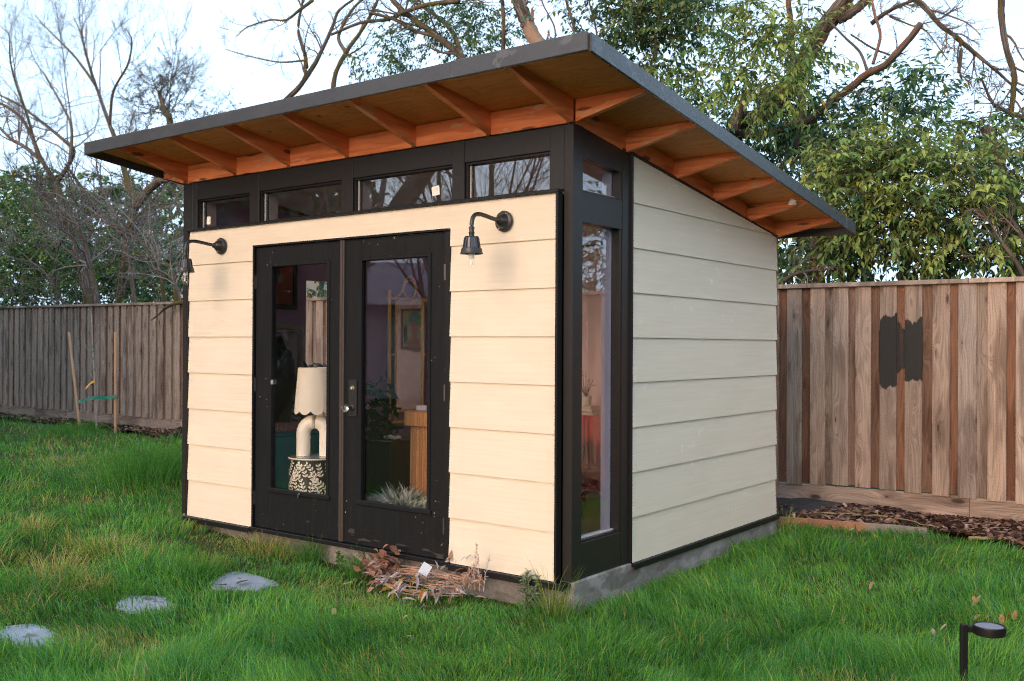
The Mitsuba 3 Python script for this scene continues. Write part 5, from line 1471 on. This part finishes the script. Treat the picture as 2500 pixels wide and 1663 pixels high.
bare_tree('bare_tree', 'bare tree with drooping dark branches in the upper right corner', [
    limb(z3((1360, -30), (1440, 10), (1500, 70), (1560, 140), (1640, 200), (1670, 240), (1660, 400)), 7.8, .040, .020),
    limb(z3((1640, 200), (1760, 300), (1880, 400), (2010, 520)), 7.8, .03, .012, .5),
    limb(z3((1890, -30), (1895, 120), (1920, 270), (1960, 400), (1955, 520), (1940, 640)), 8.2, .04, .03),
    limb(z3((2030, 650), (1900, 600), (1840, 560), (1780, 430)), 8.2, .03, .012, -.5),
    limb(z3((1180, 130), (1280, 60), (1420, 0)), 7.8, .03, .02),
    limb(z3((1280, 90), (1400, 140), (1480, 170), (1600, 330)), 7.8, .012, .006)], 6, 27, (.16, .115, .095), per=(8, 6, 4), lens=(.5, .55, .6), rt=.0032, lift=-.02)
bare_tree('ivy_trunk', 'thick bare trunk with torn bark rising behind the roof corner', [
    limb(z2((1240, 420), (1190, 290), (1140, 200), (1090, 90), (1040, -40)), 6.8, .12, .095),
    limb(z2((1130, 190), (1075, 150), (1062, 140)), 6.8, .05, .03, -.1),
    limb(z2((1240, 260), (1240, 150), (1180, 30), (1160, -30)), 6.6, .012, .010),
    limb(z2((1350, 300), (1345, 150), (1310, 20), (1300, -30)), 6.6, .020, .016),
    limb(z2((1480, 300), (1470, 180), (1440, 50), (1420, -30)), 6.7, .014, .010),
    limb(z2((1720, 140), (1660, 60), (1600, -30)), 7.4, .03, .02),
    limb(z2((1790, 330), (1790, 200), (1720, 60), (1690, -30)), 7.0, .032, .025)], 7, 40, (.22, .15, .11), per=(6, 5, 3), lens=(.35, .5, .5), rt=.0026, lift=.05)


CROWN = 250


def crown(parent, blobs, seed, pal, pw, leaf=(.075, .105), wide=.40, density=1.0, nleaf=13, droop=.5, name='crown', twig=(.10, .085, .055)):
    """sprays of leaves on drooping twigs, filling uneven volumes (pixel centre, pixel radii, plane y, weight)"""
    rng = np.random.default_rng(seed)
    B, Q, TW = [], [], []
    for (px, py, rx, ry, Y, w) in blobs:
        c = at(px, py, Y)
        depth = (c - CAM_POS) @ FW
        ax_, az_ = rx * depth / CAM_F, ry * depth / CAM_F
        ay_ = 0.55 * (ax_ + az_) / 2 + .25
        n = int(w * density * CROWN * (ax_ * az_ * 3) ** .92 / (leaf[1] / .1) ** 1.4) + 2
        q = rng.normal(0, 1, (n, 3)); q = unit(q) * (rng.random((n, 1)) ** .38)
        s = c + RT * (q[:, :1] * ax_) + np.array([-RT[1], RT[0], 0]) * (q[:, 1:2] * ay_) + np.array([0, 0, 1.0]) * (q[:, 2:] * az_)
        keep = meshkit.fbm(s * 1.9, 2, seed + 5) > .40
        s, q = s[keep], q[keep]
        B.append(s)
        Q.append(unit(q * .8 + rng.normal(0, .6, q.shape) + [0, 0, .25]))
    s, d = np.vstack(B), np.vstack(Q)
    n = len(s)
    L = rng.uniform(.30, .75, n)
    P, R = grow(s, d, L, np.full(n, .0045), rng, 5, .19, -.14, .4)
    t = np.linspace(.10, 1.0, nleaf) * 3.999
    a = t.astype(int); u = (t - a)[None, :, None]
    C = P[:, a] * (1 - u) + P[:, a + 1] * u
    dd = unit(P[:, a + 1] - P[:, a])
    side = unit(np.cross(dd, np.array([0, 0, 1.0]) + rng.normal(0, .25, (n, 1, 3))))
    sg = np.where(np.arange(nleaf) % 2, 1.0, -1.0)[None, :, None]
    D = unit(dd * .6 + side * sg * .75 + np.array([0, 0, -droop]) + rng.normal(0, .28, (n, nleaf, 3)))
    N = unit(np.array([0, 0, 1.0]) + rng.normal(0, .35, (n, nleaf, 3)))
    C, D, N = C.reshape(-1, 3), D.reshape(-1, 3), N.reshape(-1, 3)
    ll = rng.uniform(*leaf, len(C)) * np.tile(np.linspace(1.0, .78, nleaf), n)
    base = rng.choice(len(pal), n, p=pw)
    near = meshkit.fbm(s * 1.1, 2, seed + 9)
    col = np.array(pal)[base][:, None] * (0.8 + .5 * near)[:, None, None] * rng.uniform(.7, 1.3, (n, nleaf, 1))
    col = col.reshape(-1, 3)
    drop = rng.random(len(C)) > .06
    old = rng.random(len(C)) < .012
    col[old] = [.34, .26, .04]
    m = leaf_mesh(C[drop], D[drop], N[drop], ll[drop], ll[drop] * wide)
    add(name, m, 'leaf', parent, color=np.repeat(col[drop], 8, 0), smooth=True, kind='stuff')
    m = tubes(P, R, 3)
    add('twigs', m, 'vertex_paint', parent, color=np.broadcast_to(np.array(twig), m[0].shape), smooth=True, kind='stuff')


DARK, MID, YEL, BLUE, OLIVE = [.068, .135, .060], [.145, .255, .082], [.270, .345, .098], [.090, .195, .138], [.185, .228, .090]
# ivy on the trunk behind the roof corner
crown('ivy_trunk', [(1480, 40, 110, 70, 6.9, 1.2), (1580, 40, 90, 90, 6.9, 1.3), (1640, 110, 80, 100, 6.7, 1.3), (1560, 140, 80, 60, 6.6, 1.1), (1700, 30, 70, 80, 7.2, 1.2), (1440, 90, 50, 40, 6.8, .8), (1270, 40, 25, 40, 6.7, .5)], 11, [DARK, BLUE, MID, OLIVE], [.30, .24, .30, .16], (.065, .105), .55, .80, 12, .6, 'ivy_leaves')
tr = thing('evergreen_tree', 'evergreen tree with yellow green drooping leaves filling the right side', 'tree')
m, uv, q = limb_mesh(limb(z3((900, 1600), (880, 1300), (930, 1100), (1000, 900)), 6.0, .07, .04), 22, 50, np.random.default_rng(1))
add('trunk', m, 'bark', tr, uv=uv, smooth=60)
m, uv, q = limb_mesh(limb(z3((1340, 1600), (1370, 1400), (1300, 1200), (1350, 1000)), 6.2, .05, .03), 22, 51, np.random.default_rng(2))
add('trunk', m, 'bark', tr, uv=uv, smooth=60)
crown(tr, [(1830, 190, 120, 100, 5.9, 1.2), (1770, 240, 90, 60, 5.8, 1.2), (1930, 110, 80, 70, 6.0, .9), (1880, 60, 120, 60, 6.4, .8), (2130, 400, 130, 60, 5.8, 1.1), (2080, 460, 120, 70, 5.7, 1.2), (2230, 440, 170, 80, 5.8, 1.3), (2180, 530, 150, 70, 5.7, 1.2), (2330, 470, 130, 90, 5.9, 1.2), (2110, 570, 90, 50, 5.6, 1.0), (2380, 560, 110, 70, 5.8, 1.1), (2000, 500, 60, 50, 5.8, .8), (2080, 360, 60, 40, 6.0, .7)],
      12, [YEL, MID, OLIVE, DARK], [.46, .28, .14, .12], (.080, .128), .40, 1.0, 13, .55)
tr = thing('evergreen_tree', 'darker blue green evergreen tree behind the yellow green one', 'tree')
m, uv, q = limb_mesh(limb(z3((1960, 1550), (1930, 1200), (1880, 900), (1800, 700)), 7.6, .09, .05), 22, 52, np.random.default_rng(3))
add('trunk', m, 'bark', tr, uv=uv, smooth=60)
crown(tr, [(1900, 330, 110, 80, 7.4, 1.1), (1980, 280, 90, 80, 7.6, .9), (2050, 330, 120, 70, 7.2, 1.0), (2200, 270, 110, 60, 7.6, .7), (2270, 190, 50, 35, 7.4, .6), (2310, 310, 110, 70, 7.6, .7), (2420, 380, 70, 70, 7.8, .6), (1700, 300, 60, 60, 7.6, 1.0), (1760, 330, 60, 40, 7.4, 1.0), (1880, 400, 80, 60, 7.2, 1.0), (2450, 480, 60, 80, 7.4, .9), (1960, 420, 70, 50, 6.9, .9)],
      13, [BLUE, DARK, MID], [.5, .3, .2], (.085, .130), .44, .85, 13, .5)
tr = thing('hedge', 'dark evergreen hedge rising just behind the right fence', 'hedge')
crown(tr, [(1940, 620, 70, 60, 6.2, 1.2), (2020, 640, 80, 50, 6.0, 1.2), (2120, 640, 90, 50, 6.2, 1.1), (2250, 650, 110, 40, 6.4, 1.1), (2370, 640, 110, 45, 6.3, 1.1), (2470, 620, 60, 60, 6.4, 1.0), (1930, 560, 50, 50, 6.6, 1.1), (2050, 580, 90, 50, 6.8, 1.0), (2480, 560, 50, 60, 6.8, .8), (1740, 420, 90, 60, 7.4, 1.0), (1830, 500, 90, 60, 7.0, 1.0), (2700, 600, 180, 90, 6.5, 1.0), (2620, 420, 130, 130, 6.8, .9)],
      14, [DARK, BLUE, MID, OLIVE], [.50, .26, .16, .08], (.085, .13), .44, 1.0, 13, .5)
bare_tree('bare_shrub', 'grey leafless twigs among the leaves above the right end of the fence', [
    limb(z3((2050, 1560), (1950, 1400), (1850, 1290), (1720, 1240)), 5.6, .03, .008), limb(z3((2080, 1450), (1980, 1250), (1900, 1160), (1780, 1120)), 5.7, .03, .008), limb(z3((700, 1540), (760, 1500), (850, 1480), (960, 1470)), 5.3, .025, .012), limb(z3((2090, 1300), (1960, 1050), (1880, 880), (1850, 700)), 6.6, .03, .010)], 8, 29, (.20, .16, .13), per=(8, 5, 4), lens=(.55, .55, .6), rt=.0026, lift=.0, spread=1.0)
tr = thing('evergreen_tree', 'evergreen tree beyond the right edge, mirrored in the tall side window', 'tree')
m, uv, q = limb_mesh([(4.6, 7.2, -.2, .12), (4.6, 7.1, 1.5, .10), (4.7, 7.2, 3.2, .07), (4.6, 7.2, 4.8, .03)], 22, 53, np.random.default_rng(5))
add('trunk', m, 'bark', tr, uv=uv, smooth=60)
CROWN = 130
crown(tr, [(2760, 560, 230, 130, 6.6, .8), (2900, 380, 260, 160, 7.0, .8), (3150, 520, 260, 160, 6.6, .8), (3100, 250, 260, 150, 7.4, .8), (3450, 420, 260, 220, 6.8, .8)], 24, [DARK, BLUE, MID], [.5, .3, .2], (.09, .14), .45, .9, 13, .5)
hd = thing('unseen_hedge', 'tall unseen evergreen screen out of view at right, darkening the side wall and posts', 'hedge')  # unseen screen, placed to cut light on the side wall and darken its posts
rh = np.random.default_rng(33)
n = 11000
hy = rh.uniform(-4.5, 9.0, n)
q = rh.normal(0, 1, (n, 2)) * [.45, 1]
hx = 8.2 + q[:, 0] + .5 * np.sin(hy * 1.3)
hz = -.2 + rh.random(n) ** .8 * (2.6 + .7 * np.sin(hy * 1.9) + .5 * np.sin(hy * .7 + 1))
C = np.stack([hx, hy, hz], -1)
m = leaf_mesh(C, unit(rh.normal(0, 1, (n, 3)) + [-.3, 0, -.4]), unit(rh.normal(0, .5, (n, 3)) + [-.4, 0, 1]), rh.uniform(.22, .42, n), rh.uniform(.12, .22, n))
add('crown', m, 'leaf', hd, color=np.repeat(np.array(DARK) * rh.uniform(.6, 1.4, (n, 1)), 8, 0), smooth=True, kind='stuff')
for k, y in enumerate(np.arange(-4, 9, 1.6)):
    m, uv, _ = limb_mesh([(8.2, y, -.3, .09), (8.25, y + .05, 1.2, .07), (8.2, y, 2.6, .05), (8.2, y, 3.8, .02)], 12, 60 + k, rh, 8)
    add('trunk', m, 'bark', hd, uv=uv, smooth=60)
CROWN = 250
# middle: small leaved evergreen sprays behind the bare limbs
tr = thing('climbing_ivy', 'loose dark green ivy sprays hanging above the middle of the roof', 'ivy')
crown(tr, [(930, 150, 70, 30, 7.4, 1.3), (990, 110, 60, 60, 7.3, 1.4), (1060, 60, 70, 50, 7.3, 1.3), (1140, 90, 60, 60, 7.3, 1.3), (1180, 40, 50, 50, 7.4, 1.2), (1000, 40, 60, 40, 7.5, .9), (900, 170, 40, 20, 7.3, .9), (1190, 110, 40, 30, 7.2, 1.0), (1100, 130, 60, 30, 7.4, 1.0)],
      15, [DARK, BLUE, MID], [.45, .25, .30], (.06, .09), .48, .40, 12, .5)
# left: shrubs behind the fence
tr = thing('dense_shrub', 'dense dark green shrub behind the fence at the far left', 'shrub')
crown(tr, [(30, 640, 90, 90, 8.0, 1.0), (100, 560, 90, 80, 8.6, 1.0), (20, 500, 70, 60, 8.8, 1.0), (60, 720, 110, 50, 7.6, 1.0), (140, 650, 80, 80, 8.2, 1.0), (-60, 600, 80, 120, 8.4, .8)],
      16, [DARK, MID, OLIVE], [.50, .38, .12], (.10, .15), .50, .75, 12, .4)
tr = thing('dense_shrub', 'dark evergreen shrub behind the grey twigs beside the shed', 'shrub')
crown(tr, [(220, 560, 90, 90, 9.0, 1.0), (300, 640, 110, 80, 8.4, 1.0), (390, 660, 90, 70, 8.2, 1.0), (230, 700, 110, 60, 8.0, 1.0), (400, 720, 70, 40, 7.8, 1.0), (330, 520, 80, 60, 9.6, .8), (760, 690, 90, 50, 7.6, .8)],
      17, [DARK, BLUE, MID], [.55, .20, .25], (.10, .15), .50, .75, 12, .4)
tr = thing('small_leaved_tree', 'thin crowned small leaved tree above the far end of the roof', 'tree')
m, uv, q = limb_mesh(limb(z1((860, 1000), (930, 690), (900, 600), (870, 500)), 11.0, .12, .05), 22, 12, np.random.default_rng(4))
add('trunk', m, 'bark', tr, uv=uv, smooth=60)
crown(tr, [(370, 200, 60, 40, 11, .8), (420, 190, 50, 35, 11, .8), (350, 260, 50, 40, 11, .8), (440, 240, 70, 50, 11.2, .8), (500, 270, 60, 30, 11, .8), (540, 275, 40, 25, 11, .7), (400, 290, 60, 30, 11, .7), (340, 330, 60, 30, 10.6, .6)],
      18, [[.085, .090, .055], [.060, .075, .040], [.11, .095, .07]], [.4, .4, .2], (.07, .11), .42, .35, 9, .2, twig=(.12, .10, .09))
rng4 = np.random.default_rng(44)
P4 = np.array([q[np.linspace(4, 21, 9).astype(int), :3]]); R4 = np.full((1, 9), .06)
ms = []
for n_, lf, r_ in ((10, 1.35, .020), (6, .60, .011), (5, .5, .006), (4, .5, .004)):
    s4, d4, L4, _ = children(P4, R4, n_, rng4, lf, .5, .25, .95)
    P4, R4 = grow(s4, d4, L4, np.full(len(s4), r_), rng4, 6, .16, .10, .5)
    ms.append(tubes(P4, R4, 3))
m = cat(*ms)
add('twigs', m, 'vertex_paint', tr, color=np.broadcast_to([.11, .095, .085], m[0].shape), smooth=True, kind='stuff')
tr = thing('distant_trees', 'far off olive green treetops between the bare branches on the left', 'trees')
labels[tr]['kind'] = 'stuff'
crown(tr, [(60, 460, 130, 50, 18, 1.0), (180, 480, 120, 60, 18, 1.0), (330, 480, 120, 60, 20, 1.0), (430, 520, 90, 70, 18, 1.0), (150, 600, 220, 120, 20, 1.0), (360, 640, 150, 110, 20, 1.0)],
      19, [DARK, OLIVE, MID], [.4, .4, .2], (.22, .36), .5, .7, 10, .3)

# ------------------------------------------------------------------ neighbours' houses
NH = thing('neighbour_house', 'grey roofed neighbouring house glimpsed through the twigs on the left', 'house')
a, b = at(335, 545, 14), at(500, 545, 14)
hx0, hx1, hz0, hz1 = a[0], b[0] + 5, 4.1, 5.5
shingle = plain('grey_shingle', (.13, .135, .15), .9)
add('wall', box(hx0 + .6, hx1, 14.3, 20, -.1, 4.1), plain('house_wall', (.42, .40, .36), .8), NH)
V = np.array([[hx0, 13.8, 4.05], [hx1, 13.8, 4.05], [hx1, 17, 5.7], [hx0, 17, 5.7], [hx0, 20.2, 4.05], [hx1, 20.2, 4.05]])
add('roof', (V, [[0, 1, 2, 3], [3, 2, 5, 4]]), shingle, NH)
for k, (p, q) in enumerate((((338, 545), (374, 574)), ((412, 598), (446, 622)))):
    add('barge_board', tubes(np.array([at(*p, 13.7), at(*q, 13.7)]), [.11, .11], 4, cap=True), plain('weathered_white', (.55, .52, .48), .7), NH)
# the house across the garden, mirrored in the door panes
DH = thing('garden_house', 'house with grey shingled hip roof across the garden, mirrored in the near door pane', 'house')
hc = np.array([-17.5, -16.0]); hw, hd, he, hr = 5.5, 4.0, 2.35, 3.75
V = np.array([[-hw, -hd, he], [hw, -hd, he], [hw, hd, he], [-hw, hd, he], [-hw + 3.2, 0, hr], [hw - 3.2, 0, hr]])
M = move(hc[0], hc[1], 0) @ rotz(-.85)
add('roof', xf((V, np.array([[0, 1, 5], [0, 5, 4], [1, 2, 5], [2, 3, 4], [2, 4, 5], [3, 0, 4]])), M), plain('lilac_shingle', (.24, .225, .26), .9), DH)
add('wall', xf(box(-hw + .4, hw - .4, -hd + .4, hd - .4, -.3, he), M), 'house_wall', DH)
mir = 'trees mirrored in the shed windows'
for k, (x, y, h, sd, lab) in enumerate(((-8.0, -9.0, 8.0, 3, 'bare tree across the garden mirrored in the clerestory pane nearest the corner'), (-11.0, -11.0, 9.0, 4, 'bare tree across the garden mirrored in the middle clerestory panes'), (-5.0, -10.0, 8.0, 9, 'bare tree across the garden mirrored beside the lamp'))):
    r = np.random.default_rng(sd)
    g = -.2
    lb = [[np.array([x, y, g, .09]), np.array([x + .1, y, g + h * .25, .075]), np.array([x + .3, y + .1, g + h * .5, .05]), np.array([x + .2, y, g + h * .9, .015])]]
    for j in range(7):
        z0 = g + h * r.uniform(.16, .5); a_ = r.uniform(0, 2 * PI); l = h * r.uniform(.3, .5)
        lb.append([np.array([x + .1, y, z0, .028]), np.array([x + .1 + math.cos(a_) * l * .4, y + math.sin(a_) * l * .4, z0 + l * .35, .022]), np.array([x + .1 + math.cos(a_) * l * .7, y + math.sin(a_) * l * .7, z0 + l * .9, .008])])
    if k == 1: lb.append([np.array([-9.3, -5.2, g, .22]), np.array([-8.3, -5.6, 1.8, .19]), np.array([-7.0, -6.1, 3.7, .16]), np.array([-5.6, -6.6, 5.8, .12])])
    bare_tree('bare_tree', lab, lb, 60 + k, 5, BROWNT, per=(6, 5, 4), lens=(.5, .55, .6), rt=.0034, lift=.08)
tr = thing('unseen_evergreen', 'dark dense evergreen out of view across the garden, mirrored in the far clerestory panes', 'tree')  # out of view, placed to darken the reflections in the far clerestory panes
r = np.random.default_rng(77)
ex_, ey_ = -12.5, -6.2
m, uv, q = limb_mesh([(ex_, ey_, -.2, .3), (ex_, ey_, 1.5, .26), (ex_ + .2, ey_, 3.5, .2), (ex_, ey_, 6, .08)], 22, 6, r)
add('trunk', m, 'bark', tr, uv=uv, smooth=60)
n = 12000
q = unit(r.normal(0, 1, (n, 3))) * (r.random((n, 1)) ** .4)
C = np.where(np.arange(n)[:, None] % 2, np.array([ex_, ey_, 4.4]), np.array([ex_ + 1.1, ey_ - .9, 4.0])) + q * [2.0, 2.0, 2.9]
m = leaf_mesh(C, unit(r.normal(0, 1, (n, 3)) + [0, 0, -.3]), unit(r.normal(0, .5, (n, 3)) + [0, 0, 1]), r.uniform(.18, .34, n), r.uniform(.10, .18, n))
add('crown', m, 'leaf', tr, color=np.repeat(np.array(DARK) * r.uniform(.6, 1.4, (n, 1)), 8, 0), smooth=True, kind='stuff')

for k, (x, y, hh, lab) in enumerate(((-13.2, -1.6, 6.0, 'unseen dark evergreen placed out of view to shade the left fence, nearest the shed'), (-17.0, -1.2, 6.4, 'unseen dark evergreen placed to shade the left fence, in the middle of the row'), (-21.0, -1.4, 6.2, 'unseen evergreen at the far end of the row placed to shade the left fence'))):  # unseen trees beside the left lawn, placed to keep sun off the left fence
    tr = thing('unseen_evergreen', lab, 'tree', 'unseen evergreens shading the left fence')
    m, uv, q = limb_mesh([(x, y, -.2, .3), (x, y, 1.5, .26), (x + .2, y, 3.5, .2), (x, y, hh - .6, .08)], 22, 6, r)
    add('trunk', m, 'bark', tr, uv=uv, smooth=60)
    n = 6000
    q = unit(r.normal(0, 1, (n, 3))) * (r.random((n, 1)) ** .4)
    C = np.array([x, y, hh * .55]) + q * [2.2, 1.6, hh * .5]
    C = C[C[:, 2] > .1]; n = len(C)
    m = leaf_mesh(C, unit(r.normal(0, 1, (n, 3)) + [0, 0, -.3]), unit(r.normal(0, .5, (n, 3)) + [0, 0, 1]), r.uniform(.22, .40, n), r.uniform(.12, .22, n))
    add('crown', m, 'leaf', tr, color=np.repeat(np.array(DARK) * r.uniform(.6, 1.4, (n, 1)), 8, 0), smooth=True, kind='stuff')
